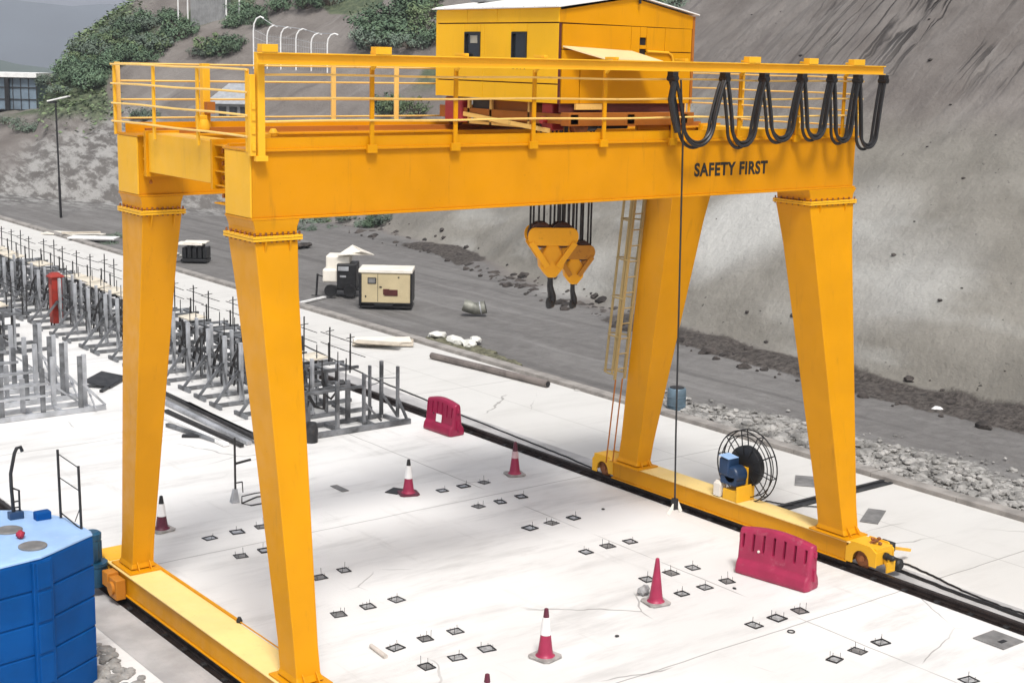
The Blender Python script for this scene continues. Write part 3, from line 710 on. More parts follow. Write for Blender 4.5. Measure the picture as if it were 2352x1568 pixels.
# ---------------------------------------------------------------- hooks
M_sheave=plain('dark_brown_sheave',(.055,.018,.008),.5,.2,.4,6)
def hook_block(x,y,z,s,mats,name,label,zt):
    th=thing(name,label,'hook block',(x,y,z))
    b=MB()
    for yy in (y-.26*s,y+.24*s):
        poly=[(-.44+.15*math.cos(a),.17+.17*math.sin(a)) for a in [math.pi*(.5+k/8) for k in range(9)]]
        poly=poly+[(.44-.15+.15+.02*0+.15*math.cos(a)-.0,.17+.17*math.sin(a)) for a in [math.pi*(-.5+k/8) for k in range(9)]]
        b.prism([(x+a*.82*s,z+c_*s) for a,c_ in poly],yy,yy+.04*s,'y')
    b.box(x-.40*s,x+.40*s,y-.22*s,y+.24*s,z+.0*s,z+.05*s)
    for sx_ in (-1,1):
        for yy in (y-.25*s,y+.23*s): b.bar((x+sx_*.42*s,yy,z+.06*s),(x+sx_*.10*s,yy,z-.40*s),.075*s,.11*s)
    b.build('cheek_plate',mats[0],th,.006)
    for k,xx in enumerate((-.20,.20)):
        MB().lathe([(.20*s,-.20*s),(.24*s,-.19*s),(.24*s,-.13*s),(.20*s,-.08*s),(.24*s,-.03*s),(.20*s,.03*s),(.24*s,.09*s),(.24*s,.17*s),(.2*s,.19*s)],(x+xx*s,y,z+.19*s),22,0,Matrix.Rotation(R(90),3,'X')).build('sheave',M_sheave,th)
    c=MB().prism([(x-.25*s,z-.24*s),(x-.10*s,z+.02*s),(x+.10*s,z+.02*s),(x+.25*s,z-.24*s),(x+.22*s,z-.44*s),(x+.08*s,z-.62*s),(x-.08*s,z-.62*s),(x-.22*s,z-.44*s)],y-.20*s,y+.18*s,'y'); c.build('crosshead',mats[1],th,.03,3)
    MB().lathe([(.03*s,0),(.055*s,-.02*s),(.055*s,-.14*s)],(x,y,z-.54*s),12).build('hook_shank',M_black,th)
    hk=[(0,-.64),(.0,-.80),(.06,-.90),(.13,-1.0),(.14,-1.1),(.07,-1.18),(-.03,-1.18),(-.10,-1.10),(-.11,-1.02)]
    MB().tube([(x+a*.45*s,y+a*.9*s,z+c_*s) for a,c_ in hk],[.05*s,.06*s,.07*s,.08*s,.085*s,.08*s,.07*s,.05*s,.025*s],10).build('hook',M_black,th)
    r=MB()
    for i,xx in enumerate((-.42,-.34,-.26,-.14,-.04,.06,.14,.22,.32,.42)):
        r.tube([(x+xx*s,y+(.05 if i%2 else -.06),z+.2*s),(x+xx*s+ (0.0),y+(.05 if i%2 else -.06),zt)],.017,6)
    r.build('rope',M_rebar,th)
    th.rotation_euler.z=R(-30)
M_hook=paint('hook_yellow',(.78,.35,.012),.45,.5,(.12,.05,.02),(1,1,1)); M_hookD=paint('hook_rusty_orange',(.45,.19,.02),.5,.8,(.06,.02,.012),(1,1,1))
hook_block(5.74,1.55,5.20,.80,(M_hook,M_hook),'hook_block','bright yellow hook block with dark hook hanging under the trolley',7.15)
hook_block(6.66,2.10,4.86,.66,(M_hookD,M_hook),'hook_block','smaller rust brown hook block hanging behind and right of the yellow one',7.15)

# ---------------------------------------------------------------- festoon cable, pendant
fs=thing('festoon_cable','black festoon cable hanging in loops from the track on the front girder','cable',(8.3,-.6,7.8))
CX=[6.08,7.11,7.93,8.76,9.44,10.05,10.68]
for i,x in enumerate(CX):
    b=MB().box(x-.05,x+.05,-.66,-.54,7.76,7.83); b.cyl((x,-.68,7.74),(x,-.52,7.74),.045,10); b.build('cable_carrier',M_black,fs,.004)
for i in range(6):
    a,c_=CX[i],CX[i+1]; zb=(6.80,6.78,6.84,6.86,6.80,6.70)[i]
    b=MB()
    for dy,dz in ((-.045,0),(.0,.045),(.045,-.03)):
        hw=(c_-a)/2; mx=(a+c_)/2; rr=hw*.60; arm=[]
        for k in range(9): arm.append((hw*(.97-.37*(k/8)**.8),7.73-(7.73-zb-rr*1.15)*k/8))
        for k in range(1,9):
            an=math.pi/2*k/8; arm.append((rr*math.cos(an),zb+rr*1.15*(1-math.sin(an))))
        pts=[(mx+px_+dz*.5,-.60+dy,pz_+dz) for px_,pz_ in arm]+[(mx-px_+dz*.5,-.60+dy,pz_+dz) for px_,pz_ in arm[-2::-1]]
        b.tube(pts,.025,7)
    b.build('cable_loop',M_black,fs)
pn=thing('pendant_control','black pendant cable hanging down from the left end of the festoon','pendant',(6.25,-.64,1.2))
PB=1.62
b=MB().tube([(6.22,-.62,7.72),(6.29,-.64,6.85),(6.37,-.64,4),(6.40,-.65,2.6),(6.44,-.65,PB)],.014,6); b.tube([(6.10,-.62,7.70),(6.05,-.62,7.45),(6.12,-.62,7.2),(6.19,-.63,7.0)],.05,8); b.build('pendant_cable',M_black,pn)
b=MB().box(6.40,6.48,-.69,-.61,PB-.17,PB); b.build('control_box',M_black,pn,.01)
b=MB().obox((6.37,-.66,PB-.15),(.05,.02,.20),Matrix.Rotation(R(40),3,'Y')).obox((6.52,-.66,PB-.14),(.05,.02,.18),Matrix.Rotation(R(-28),3,'Y')); b.build('tag_strip',M_creamW,pn)

# ---------------------------------------------------------------- cones, barriers
def cone(kind):
    th=thing('traffic_cone','','traffic cone')
    b=MB(); hb=.035
    b.loft([[(x*.185,y*.185,z) for x,y in ((-1,-.72),(-.72,-1),(.72,-1),(1,-.72),(1,.72),(.72,1),(-.72,1),(-1,.72))] for z in (.004,hb)])
    b.build('base',kind['base'],th,.006)
    r0,r1,H_=.115,.028,kind['h']
    f=lambda z:r0+(r1-r0)*(z/H_)**.93
    z1,z2=kind['band']
    MB().lathe([(.135,hb),(f(.06)+.01,.05)]+[(f(z),z) for z in np.linspace(.07,z1,6)],(0,0,0),22).build('body',kind['body'],th)
    if z2>z1:
        MB().lathe([(f(z)+.006,z) for z in np.linspace(z1-.012,z2+.012,4)],(0,0,0),22).build('sleeve',kind['sleeve'],th)
    MB().lathe([(f(z),z) for z in np.linspace(z2+.012 if z2>z1 else z1,H_,4)]+[(r1*.5,H_+.008)],(0,0,0),22).build('tip',kind['tip'],th)
    return th
M_sleeve=plain('reflective_white_sleeve',(.82,.81,.80),.4,0,.05,3)
M_graybase=plain('grey_rubber_base',(.32,.30,.285),.8,0,.3,8)
M_pinkS=plain('faded_pink_sleeve',(.62,.42,.44),.5,0,.1,3)
CONES=[((372,1217),dict(base=M_graybase,body=M_pinkD,sleeve=M_sleeve,tip=M_black,h=.60,band=(.27,.46)),'dark magenta cone with white band and black tip, beside the far left crane leg',1.0),
 ((938,1134),dict(base=M_pinkD,body=M_pink,sleeve=M_sleeve,tip=M_black,h=.66,band=(.32,.54)),'magenta cone with white band and black tip on a dark folded base',1.0),
 ((1182,1090),dict(base=M_graybase,body=M_pink,sleeve=M_pinkS,tip=M_pinkD,h=.66,band=(.36,.47)),'faded pink cone with a knobbly dark tip standing by the right rail',1.0),
 ((1506,1384),dict(base=M_graybase,body=M_pink,sleeve=M_sleeve,tip=M_pink,h=.70,band=(.40,.40)),'plain crimson cone without a band on a pale square base',1.02),
 ((1252,1509),dict(base=M_graybase,body=M_pink,sleeve=M_sleeve,tip=M_pinkD,h=.70,band=(.35,.57)),'crimson cone with white band and dark red tip, nearest whole cone',1.0),
 ((1117,1668),dict(base=M_graybase,body=M_pink,sleeve=M_sleeve,tip=M_pinkD,h=.68,band=(.35,.57)),'cone cut off by the bottom edge of the photo, only its tip showing',1.0)]
for (u,v),kd,lab,s_ in CONES:
    p=at(u,v); c_=cone(kd); c_.location=(p.x,p.y,0); c_.rotation_euler.z=random.uniform(-.4,.4); c_['label']=lab; c_['group']='traffic cones on the concrete'
# flattened dark mat beside second cone; grey lump behind fourth cone
p=at(908,1128); o=MB().obox((p.x,p.y,.012),(.34,.26,.016),Matrix.Rotation(.5,3,'Z')).build('rubber_mat',M_black,None,.004); tag(o,'flat black rubber mat lying beside the black tipped cone','mat')
p=at(1478,1365); o=MB().rock((p.x,p.y,.07),.12,0,(1.1,.8,.75)).build('grey_sandbag',M_pock); tag(o,'grey lumpy bag lying behind the plain crimson cone','sandbag')

def barrier(name,label,p0,p1,Hh,nsl,mat,matD,sticker=False):
    p0=Vector(p0); p1=Vector(p1); L=(p1-p0).length; d=(p1-p0).normalized(); n_=Vector((d.y,-d.x,0)); mid=(p0+p1)/2
    th=thing(name,label,'barrier',(mid.x,mid.y,0),'water filled plastic barriers by the rail')
    NU,NV=112,34; vs=[]; fs=[]
    def prof(u,v):
        zt=Hh*(.90+.10*math.sin(math.pi*u)); z=.01+v*(zt-.01)
        th_=np.interp(v,[0,.06,.22,.32,.9,.97,1],[.20,.215,.19,.135,.095,.075,.03])
        e=min(u,1-u)*L
        if e<.05: th_*=.55+.45*math.sqrt(max(0,1-(1-e/.05)**2))
        sl=0
        if .52<v<.90:
            for k in range(nsl):
                uc=.07+.86*k/(nsl-1); hw=.0165
                lo=.50 if k not in (0,nsl-1) else .57
                a=abs(u-uc)
                if a<hw and lo<v<.87: sl=max(sl,min(1,(hw-a)/.004)*min(1,(v-lo)/.03)*min(1,(.87-v)/.03))
        th_-=.078*sl
        if v<.05 and .3<u<.7: z+=0
        return z,th_
    for side in (1,-1):
        for i in range(NU+1):
            for j in range(NV+1):
                u=i/NU; v=j/NV; z,h_=prof(u,v)
                q=p0+d*(u*L)+n_*(side*h_); vs.append((q.x,q.y,z))
    A=lambda s_,i,j:(0 if s_>0 else (NU+1)*(NV+1))+i*(NV+1)+j
    for i in range(NU):
        for j in range(NV):
            fs.append((A(1,i,j),A(1,i+1,j),A(1,i+1,j+1),A(1,i,j+1))); fs.append((A(-1,i,j),A(-1,i,j+1),A(-1,i+1,j+1),A(-1,i+1,j)))
    for i in range(NU):
        fs.append((A(1,i,NV),A(1,i+1,NV),A(-1,i+1,NV),A(-1,i,NV))); fs.append((A(1,i,0),A(-1,i,0),A(-1,i+1,0),A(1,i+1,0)))
    for j in range(NV):
        fs.append((A(1,0,j),A(1,0,j+1),A(-1,0,j+1),A(-1,0,j))); fs.append((A(1,NU,j),A(-1,NU,j),A(-1,NU,j+1),A(1,NU,j+1)))
    b=MB(); b.add(vs,fs,0,True); b.build('shell',mat,th)
    for pz in (p0,p1):
        s_=-1 if pz is p0 else 1
        q=pz+d*(s_*.012)
        for zz,hz_ in ((.72,.09),(.30,.20)): MB().obox((q.x,q.y,Hh*zz),(.05,.05,hz_),Matrix.Rotation(math.atan2(d.y,d.x),3,'Z')).build('coupling_lug',mat,th,.008)
    side=-1 if n_.x>0 else 1
    q=p0+d*(L*.30)+n_*(side*.117)
    c=MB().lathe([(.022,0),(.022,.02),(.012,.024)],(q.x,q.y,Hh*.53),10,0,Matrix.Rotation(R(-90),3,'Y')); c.build('filler_cap',matD if sticker else M_creamW,th)
    if sticker:
        q=p0+d*(L*.52)+n_*(side*.150); c=MB().obox((q.x,q.y,Hh*.43),(.19,.012,.17),Matrix.Rotation(math.atan2(d.y,d.x),3,'Z')@Matrix.Rotation(R(-6*side),3,'X')); c.build('reflector_plate',M_white,th,.03,3)
pa,pb=at(1694,1312),at(1852,1358); barrier('plastic_barrier','large near crimson plastic barrier with arched top and vertical slots',(pa.x+.12,pa.y+.05,0),(pb.x+.12,pb.y-.02,0),.80,7,M_pink,M_pinkD)
pa,pb=at(980,983),at(1042,1003); barrier('plastic_barrier','far dark crimson plastic barrier with a white square plate on it',(pa.x+.12,pa.y+.05,0),(pb.x+.1,pb.y,0),.76,6,M_pinkF,M_pinkD,True)

# ---------------------------------------------------------------- anchor pockets
pk=thing('anchor_pocket','','anchor pocket')
def ringsq(mb,a,b_,z0,z1):
    mb.box(-a,a,-a,-b_,z0,z1); mb.box(-a,a,b_,a,z0,z1); mb.box(-a,-b_,-b_,b_,z0,z1); mb.box(b_,a,-b_,b_,z0,z1)
b=MB(); ringsq(b,.15,.125,.003,.022); b.build('frame',M_black,pk,.004)
MB().rects([(.003,-.124,.124,-.124,.124),(.008,-.12,.12,-.12,.12)]).build('mortar_fill',M_pock,pk)
for x,y,h in ((-.09,-.09,.11),(.09,-.07,.08),(.07,.09,.14)):
    MB().tube([(x,y,.006),(x+.004,y,h)],.0052,6).build('anchor_bolt',M_rebar,pk)
pk2=thing('anchor_pocket','','anchor pocket')
b=MB(); ringsq(b,.15,.118,.003,.026); b.build('frame',M_black,pk2,.004)
MB().rects([(.003,-.117,.117,-.117,.117),(.010,-.11,.11,-.11,.11)]).build('mortar_fill',M_standL,pk2)
for x,y,h in ((-.09,.0,.09),(.0,-.08,.13)):
    MB().tube([(x,y,.006),(x-.004,y,h)],.0052,6).build('anchor_bolt',M_rebar,pk2)
pk3=thing('anchor_pocket','','anchor pocket')
b=MB(); ringsq(b,.15,.128,.003,.018); b.build('frame',M_steelD,pk3,.004)
MB().rects([(.003,-.127,.127,-.127,.127),(.006,-.12,.12,-.12,.12)]).build('mortar_fill',M_ironpl,pk3)
for x,y,h in ((-.10,-.09,.10),(.09,-.09,.16),(.08,.10,.10),(-.09,.08,.07)):
    MB().tube([(x,y,.005),(x+.01,y+.006,h)],.0052,6).build('anchor_bolt',M_rebar,pk3)
ROWS=[('beside the black tipped cone',[(1016,1127),(1065,1117),(1112,1108)],1),
 ('by the floor joint crossing',[(1099,1163),(1149,1153),(1197,1141)],1),
 ('in the middle of the floor',[(1217,1213),(1267,1201),(1317,1190)],1),
 ('halfway from joint crossing to barrier',[(1346,1268),(1396,1254),(1447,1244)],1),
 ('behind the plain crimson cone',[(1487,1331),(1541,1316),(1591,1304)],0),
 ('between crimson cone and near barrier',[(1566,1364),(1619,1349),(1670,1335)],0),
 ('below the near barrier',[(1732,1436),(1785,1420),(1837,1403)],0),
 ('left of the drain cover',[(1917,1515),(1970,1495),(2023,1476)],0),
 ('beside the dark magenta cone',[(482,1236),(545,1222),(600,1210)],1),
 ('left of the front crane leg',[(553,1277),(607,1265)],1),
 ('just right of the front crane leg',[(733,1326),(790,1310)],0),
 ('second back right of front leg',[(778,1411),(845,1393),(911,1377)],0),
 ('near the lying stick',[(909,1488),(977,1467),(1046,1450)],0),
 ('left of the nearest whole cone',[(980,1531),(1050,1510),(1118,1490)],0),
 ('at the lower right corner of the photo',[(2225,1562)],0)]
first={0:True,1:True,2:True}
for desc,pts,kd in ROWS:
    for i,(u,v) in enumerate(pts):
        kd_=kd
        if (i+len(desc))%3==0: kd=2
        src=(pk,pk2,pk3)[kd]
        o=src if first[kd] else copy_tree(src)
        first[kd]=False; kd=kd_
        p=at(u,v); o.location=(p.x,p.y,0); o.rotation_euler.z=random.uniform(-.2,.2)+random.choice((0,math.pi/2,math.pi))
        n_=len(pts); pos=('left','middle','right')[i] if n_==3 else (('left','right')[i] if n_==2 else 'single')
        o.scale=(random.uniform(.58,.76),random.uniform(.58,.76),random.uniform(.6,1.0))
        o['label']=f"{pos} anchor pocket of the row {desc}" if n_>1 else f"single anchor pocket {desc}"
        o['group']='square anchor pockets in the concrete floor'
        o['category']='anchor pocket'
# small floor items
p=at(2293,1470); th=thing('drain_cover','larger grey drain cover with a lifting slot near the right edge','drain cover',(p.x,p.y,0))
MB().box(p.x-.25,p.x+.25,p.y-.25,p.y+.25,.004,.02).build('cover_plate',M_ironpl,th,.004); MB().box(p.x-.10,p.x+.04,p.y-.12,p.y-.05,.0205,.026).build('lifting_slot',M_black,th)
p=at(780,1122); o=MB().box(p.x-.07,p.x+.07,p.y-.22,p.y+.22,.004,.018).build('floor_plate',M_ironpl,None,.003); tag(o,'small grey metal plate lying right of the front left leg','plate')
a,b_=at(852,1487),at(886,1512); o=MB().tube([(a.x,a.y,.035),(b_.x,b_.y,.03)],[.03,.034],10).build('lying_stick',plain('pale_stick',(.55,.50,.45),.8)); tag(o,'short pale stick lying on the floor left of the anchor pockets','stick')
p=at(1817,1451); o=MB().tube([(p.x+.05*math.cos(2*math.pi*k/16),p.y+.05*math.sin(2*math.pi*k/16),.012) for k in range(16)],.009,6,0,True).build('steel_ring',M_rebar); tag(o,'small dark steel ring lying below the near barrier','ring')
for (u,v),lab in (((1417,1462),'small black chip of debris right of the nearest whole cone'),((1687,1352),'small black lump beside the near barrier row of pockets'),((1385,1170),'tiny dark scrap lying left of the pendant cable end'),((2410-10,1810),'')):
    if not lab: continue
    p=at(u,v); o=MB().rock((p.x,p.y,.015),.035,0,(1,.7,.5)).build('debris_chip',M_black); tag(o,lab,'debris','loose scraps on the concrete')
p=at(2005,1186); o=MB().obox((p.x,p.y,.012),(.85,.32,.016),Matrix.Rotation(.5,3,'Z')).build('steel_plate',M_ironpl,None,.003); tag(o,'thin grey steel plate lying right of the near right leg','plate')
p=at(1856,1106); o=MB().obox((p.x,p.y,.012),(.7,.5,.016),Matrix.Rotation(.7,3,'Z')).build('steel_plate',M_ironpl,None,.003); tag(o,'grey steel plate half hidden behind the near right leg','plate')
b=MB().box(10.95,14.40,1.42,1.49,.004,.03); b.box(10.95,14.40,1.62,1.69,.004,.03); 
th=thing('drain_trench','black edged drain trench crossing the strip right of the rail','drain',(13,1.55,0)); b.build('trench_edge',M_steelD,th); MB().add([(10.95,1.49,.006),(14.4,1.49,.006),(14.4,1.62,.006),(10.95,1.62,.006)],[(0,1,2,3)]).build('trench_floor',M_black,th)
# power cables on the ground
def lay(name,label,px,r,z=.03):
    pts=[at(u,v) for u,v in px]
    P=[]
    for i in range(len(pts)-1):
        for k in range(8):
            t_=k/8; a,b0=pts[i],pts[i+1]; q=a.lerp(b0,t_); P.append((q.x+random.uniform(-.012,.012),q.y,z))
    P.append((pts[-1].x,pts[-1].y,z))
    o=MB().tube(P,r,6).build(name,M_black); tag(o,label,'cable')
lay('power_cable','thick black power cable running from the crane end along the right rail',[(2036,1302),(2110,1330),(2190,1362),(2352,1421),(2500,1476)],.028)
lay('power_cable','thin slack black cable beside the thick one at right edge',[(2036,1288),(2090,1300),(2150,1328),(2210,1358),(2300,1395),(2352,1412),(2450,1445)],.016,.02)
lay('power_cable','long thin black cable along the far right rail behind the racks',[(700,795),(790,838),(860,872),(960,912),(1060,955),(1200,1010),(1300,1050),(1372,1082)],.016,.02)
lay('power_cable','thin cable trailing on the floor beside the reel',[(1738,1164),(1760,1152),(1790,1158),(1830,1162),(1880,1166)],.012,.02)

# ---------------------------------------------------------------- blue tank
TP=[(-4.5,.93),(-3.6,.86),(-2.45,1.03),(-1.63,1.50),(-1.60,1.62),(-1.66,2.3),(-1.94,2.85),(-2.6,3.3),(-4.3,3.2),(-4.8,2.2)]
tc=Vector((-2.9,2.2,0))
def scaled(k): return [(tc.x+(x-tc.x)*k,tc.y+(y-tc.y)*k) for x,y in TP]
tk=thing('water_tank','big blue plastic water tank with pale painted sky sheen on top at the left edge','water tank',tc)
b=MB(); rings=[]
zs=[0,.06]; 
prof=[(0,.995),(.04,1.0)]
for zg in (.36,.77,1.17,1.58):
    prof+=[(zg-.022,1.003),(zg-.006,.985),(zg+.006,.985),(zg+.022,1.003)]
prof+=[(1.93,1.0),(1.965,.992)]
for z,k in prof: rings.append([(x,y,z) for x,y in scaled(k)])
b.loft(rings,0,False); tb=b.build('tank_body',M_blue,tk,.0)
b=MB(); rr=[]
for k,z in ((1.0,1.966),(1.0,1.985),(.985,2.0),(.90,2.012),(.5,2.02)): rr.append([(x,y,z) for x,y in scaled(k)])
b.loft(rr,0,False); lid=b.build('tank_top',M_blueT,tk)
# corner pilaster
b=MB()
pd=Vector((-2.45,1.02,0)); dn=Vector((.30,-.95,0)).normalized(); tn=Vector((dn.y,-dn.x,0))
mrot=Matrix((Vector((tn.x,tn.y,0)),Vector((dn.x,dn.y,0)),Vector((0,0,1)))).transposed()
for z0,z1 in ((.02,.35),(.37,.76),(.78,1.16),(1.18,1.57),(1.59,1.95)): b.obox(pd+dn*.012+Vector((0,0,(z0+z1)/2)),(.20,.05,z1-z0-.02),mrot)
b.obox(pd+dn*-.005+Vector((0,0,.98)),(.28,.05,1.94),mrot)
b.build('pilaster',M_blue,tk,.01)
p=at(97,1176,2.1); MB().box(p.x-.10,p.x+.10,p.y-.07,p.y+.07,2.0,2.12).build('vent_box',M_blue,tk,.02)
for (u,v) in ((20,1216),(75,1252)):
    p=at(u,v,2.03); MB().lathe([(.17,-.02),(.17,.012),(.15,.022)],(p.x,p.y,2.02),20).build('access_lid',M_ironpl,tk)
p=at(47,1230,2.05); rg=MB().rock((p.x,p.y,2.07),.075,0,(1,.8,.8)).build('red_cloth',plain('red_cloth_m',(.30,.015,.04),.7)); tag(rg,'crumpled dark red cloth lying on the blue tank top','cloth')
# rail loop on the tank
a1,a2=at(140,1190,2.0),at(187,1215,2.0); 
b=MB(); b.tube([(a1.x,a1.y,1.98),(a1.x-.01,a1.y,2.92)],.018,8); b.tube([(a2.x,a2.y,1.98),(a2.x-.01,a2.y,2.83)],.018,8)
b.tube([(a1.x,a1.y,2.86),(a2.x,a2.y,2.80)],.007,6); b.tube([(a1.x,a1.y,2.55),(a2.x,a2.y,2.50)],.007,6); b.tube([(a1.x,a1.y,2.08),(a2.x,a2.y,2.0)],.009,6); b.tube([(a2.x,a2.y,2.3),(a2.x-.06,a2.y+.05,2.1)],.006,6)
b.build('ladder_stile',M_black,tk)
a1=at(33,1193,2.0)
b=MB().tube([(a1.x,a1.y,1.98),(a1.x-.02,a1.y,2.45),(a1.x-.02,a1.y,2.62),(a1.x+.04,a1.y,2.88),(a1.x+.07,a1.y,2.94),(a1.x+.12,a1.y,2.95),(a1.x+.14,a1.y,2.89)],.024,8); b.tube([(a1.x+.075,a1.y,2.0),(a1.x+.075,a1.y,2.38),(a1.x+.0,a1.y,2.42)],.014,6)
for z in (2.08,2.16,2.24): b.tube([(a1.x,a1.y,z),(a1.x+.07,a1.y,z)],.010,6)
b.build('gooseneck_pipe',M_black,tk); MB().box(a1.x-.07,a1.x+.11,a1.y-.06,a1.y+.06,1.99,2.11).build('valve_box',M_blueD,tk,.01)

# broken concrete beside the tank
b=MB()
for i in range(60):
    u=random.uniform(216,330); v=random.uniform(1478,1600)
    if (u-216)/(115)>((v-1470)/95)+.05: continue
    p=at(u,v); b.rock((p.x,p.y,.015),random.uniform(.04,.13),0,(1,1,.45))
o=b.build('rubble',M_stone); tag(o,'broken grey concrete pieces at the foot of the blue tank','rubble',kind='stuff')

# ---------------------------------------------------------------- formwork stands (row beside the rail)
def stand(var):
    th=thing('formwork_stand','','formwork stand'); x0,x1=6.2,9.05
    b=MB()
    b.box(0,2.85,-.04,.04,.006,.09); b.box(0,.06,-.30,.30,.008,.10); b.box(2.0,2.06,-.36,.36,.112,.18)
    b.build('base_beam',M_stand,th,.004)
    b=MB()
    b.bar((.02,0,.10),(.62,0,.80),.05,.06); b.bar((.62,-.30,.10),(.62,0,.78),.035); 
    if var!=2: b.bar((1.35,.0,.11),(.70,0,1.0),.05,.04)
    b.build('foot_brace',M_stand,th)
    for k,(x,h,w) in enumerate(((.68,1.45,.075),(1.02,1.30,.05),(1.30,1.36,.06),(1.66,1.05,.05),(1.95,1.20,.06))):
        MB().box(x-w/2,x+w/2,-.05,.05,.112,h).build('upright',M_standL if k%2==0 else M_stand,th,.004)
    b=MB(); b.box(.6,2.1,-.03,.03,.72,.80); b.box(1.2,2.4,.055,.09,.98,1.06)
    for k in range(3): b.box(.7+k*.45,.74+k*.45,-.42,.42,.50+k*.12,.55+k*.12)
    b.build('cross_beam',M_stand,th)
    b=MB()
    if var in (0,2):
        b.tube([(.95+.12*math.sin(t_*1.3),.12*math.cos(t_*2),.2+.95*abs(math.sin(t_*.9))) for t_ in np.linspace(0,6,26)],.022,6)
    b.tube([(1.2,.2,.1),(1.22,.22,1.62)],.012,5); b.tube([(1.8,-.25,.1),(1.83,-.22,1.5)],.012,5); b.tube([(.9,-.2,.1),(.88,-.25,1.3)],.014,5); b.tube([(1.5,-.1,1.15),(1.55,-.1,.55),(1.72,-.1,.42),(1.85,-.1,.55),(1.86,-.1,1.1)],.03,6)
    if var==1: b.tube([(1.1,.15,.15),(1.25,.2,.55),(1.5,.1,.75),(1.7,.2,.5),(1.9,.1,.2)],.03,6)
    b.build('hose',M_rebar,th)
    if var!=0:
        b=MB(); b.obox((1.85,.05,1.17),(.50,.90-.25*(var==2),.035),Matrix.Rotation(R(-4),3,'Y')); b.build('deck_board',M_beige,th,.004)
    else:
        b=MB(); b.box(1.3,2.3,-.34,-.28,1.10,1.16); b.box(1.3,2.3,.28,.34,1.10,1.16); b.box(1.5,1.56,-.28,.28,1.10,1.15); b.box(2.1,2.16,-.28,.28,1.10,1.15); b.build('top_frame',M_stand,th)
    b=MB()
    b.bar((2.35,.12,.9),(2.36,.12,1.80+.1*(var==1)),.025); b.bar((2.05,-.38,1.1),(2.05,-.38,1.55),.03)
    b.bar((2.35,-.53,1.62),(2.35,.53,1.62),.014); b.bar((2.35,-.53,1.38),(2.35,.53,1.38),.014); b.bar((2.25,.12,1.7),(2.47,.12,1.72),.016)
    b.build('guard_post',M_rebar,th)
    return th
protos=[stand(0),stand(1),stand(2)]; used=[False]*3
ys=[11.9+1.02*i for i in range(34)]
for i,y in enumerate(ys):
    k=(0,2,1)[i] if i<3 else (random.choice((0,0,0,2,1)) if y<21 else random.choice((0,1,2,1)))
    o=protos[k] if not used[k] else copy_tree(protos[k]); used[k]=True
    o.location=(6.25+random.uniform(-.10,.10),y+random.uniform(-.12,.12),0); o.rotation_euler.z=random.uniform(-.05,.05)
    o['label']='grey steel formwork stand in the long row beside the right rail'; o['group']='formwork stands in the long row'
# front frame of the row (the open one facing the yard)
fr=thing('formwork_rack','open grey steel frame with bare uprights at the near end of the stand row','steel frame',(6.6,10.5,0))
b=MB(); b.box(6.5,9.15,10.40,10.50,.006,.12); b.box(6.5,8.9,11.2,11.28,.006,.10)
for x in (6.6,7.45,8.3,8.95): b.box(x-.04,x+.04,10.505,11.195,.008,.09)
b.build('base_frame',M_stand,fr,.004)
for x,y,h,w in ((6.62,10.62,1.02,.07),(6.95,11.1,.95,.10),(7.36,10.56,1.15,.08),(7.95,11.1,1.0,.10),(8.05,10.60,1.22,.06),(8.42,10.95,1.30,.05),(8.85,11.15,1.32,.07),(9.02,10.75,1.25,.055)):
    MB().box(x-w/2,x+w/2,y-.035,y+.035,.10,h).build('upright',M_stand,fr,.003)
MB().box(6.5,8.1,10.58,10.66,.92,.97).build('cross_beam',M_stand,fr); MB().box(6.6,7.95,11.06,11.12,.86,.91).build('cross_beam',M_stand,fr)
for p0,p1,w_ in (((8.05,10.6,1.1),(8.42,10.95,1.1),.02),((8.42,10.95,1.0),(9.0,10.75,1.0),.016),((8.42,10.95,.85),(8.85,11.15,.85),.016),((9.02,10.75,.55),(9.1,10.5,.1),.05),((8.85,11.15,.6),(9.1,10.9,.1),.05),((8.05,10.6,.6),(8.5,10.6,.12),.04)): MB().bar(p0,p1,w_).build('brace',M_stand,fr)
for x,y in ((6.7,10.6),(7.36,10.56),(7.9,11.1),(7.3,11.1)): MB().bar((x,y,1.0),(x+.01,y,1.45+random.uniform(-.1,.15)),.02).build('rebar',M_rebar,fr)
MB().tube([(6.6+.25*math.cos(a)*1.0,10.9,.75+.3*math.sin(a)) for a in np.linspace(0,6.2,18)],.03,6).build('hose_coil',M_rebar,fr); MB().tube([(6.75,10.8,.95),(6.95,10.8,.6),(7.2,10.85,.5),(7.25,10.9,.9)],.035,6).build('bent_bar',M_rebar,fr)
b=MB().lathe([(.13,0),(.14,.25),(.11,.42)],(6.55,10.25,.0),12); o=b.build('battered_drum',M_steelD); tag(o,'small battered dark drum standing at the near end of the stand row','drum')

# left group of bare upright racks
def rack(var):
    th=thing('upright_rack','','steel rack'); b=MB()
    b.box(0,2.5,-.05,.05,.006,.11); b.box(0,2.3,.60,.68,.006,.10)
    for x in (.25,.9,1.55,2.2): b.box(x-.035,x+.035,.052,.598,.008,.085)
    b.build('base_frame',M_standL,th,.004)
    for k,(x,y,h) in enumerate(((.2,.02,1.0),(.75,.3,.85),(1.1,.02,1.1),(1.55,.62,1.2),(1.95,.02,1.28),(2.15,.3,1.25))):
        MB().box(x-.05,x+.05,y-.03,y+.03,.10,h+.06*var).build('upright',M_standL if k%2 else M_stand,th,.003)
    MB().box(.1,1.2,-.02,.06,.72,.78).build('cross_beam',M_standL,th); MB().box(.1,1.2,-.02,.06,.46,.51).build('cross_beam',M_standL,th)
    for p0,p1,w_ in (((2.0,0,.65),(2.5,0,.11),.05),((1.55,.62,.55),(2.1,.62,.1),.045),((2.2,.3,.5),(2.2,-.2,.1),.03)): MB().bar(p0,p1,w_).build('brace',M_standL,th)
    return th
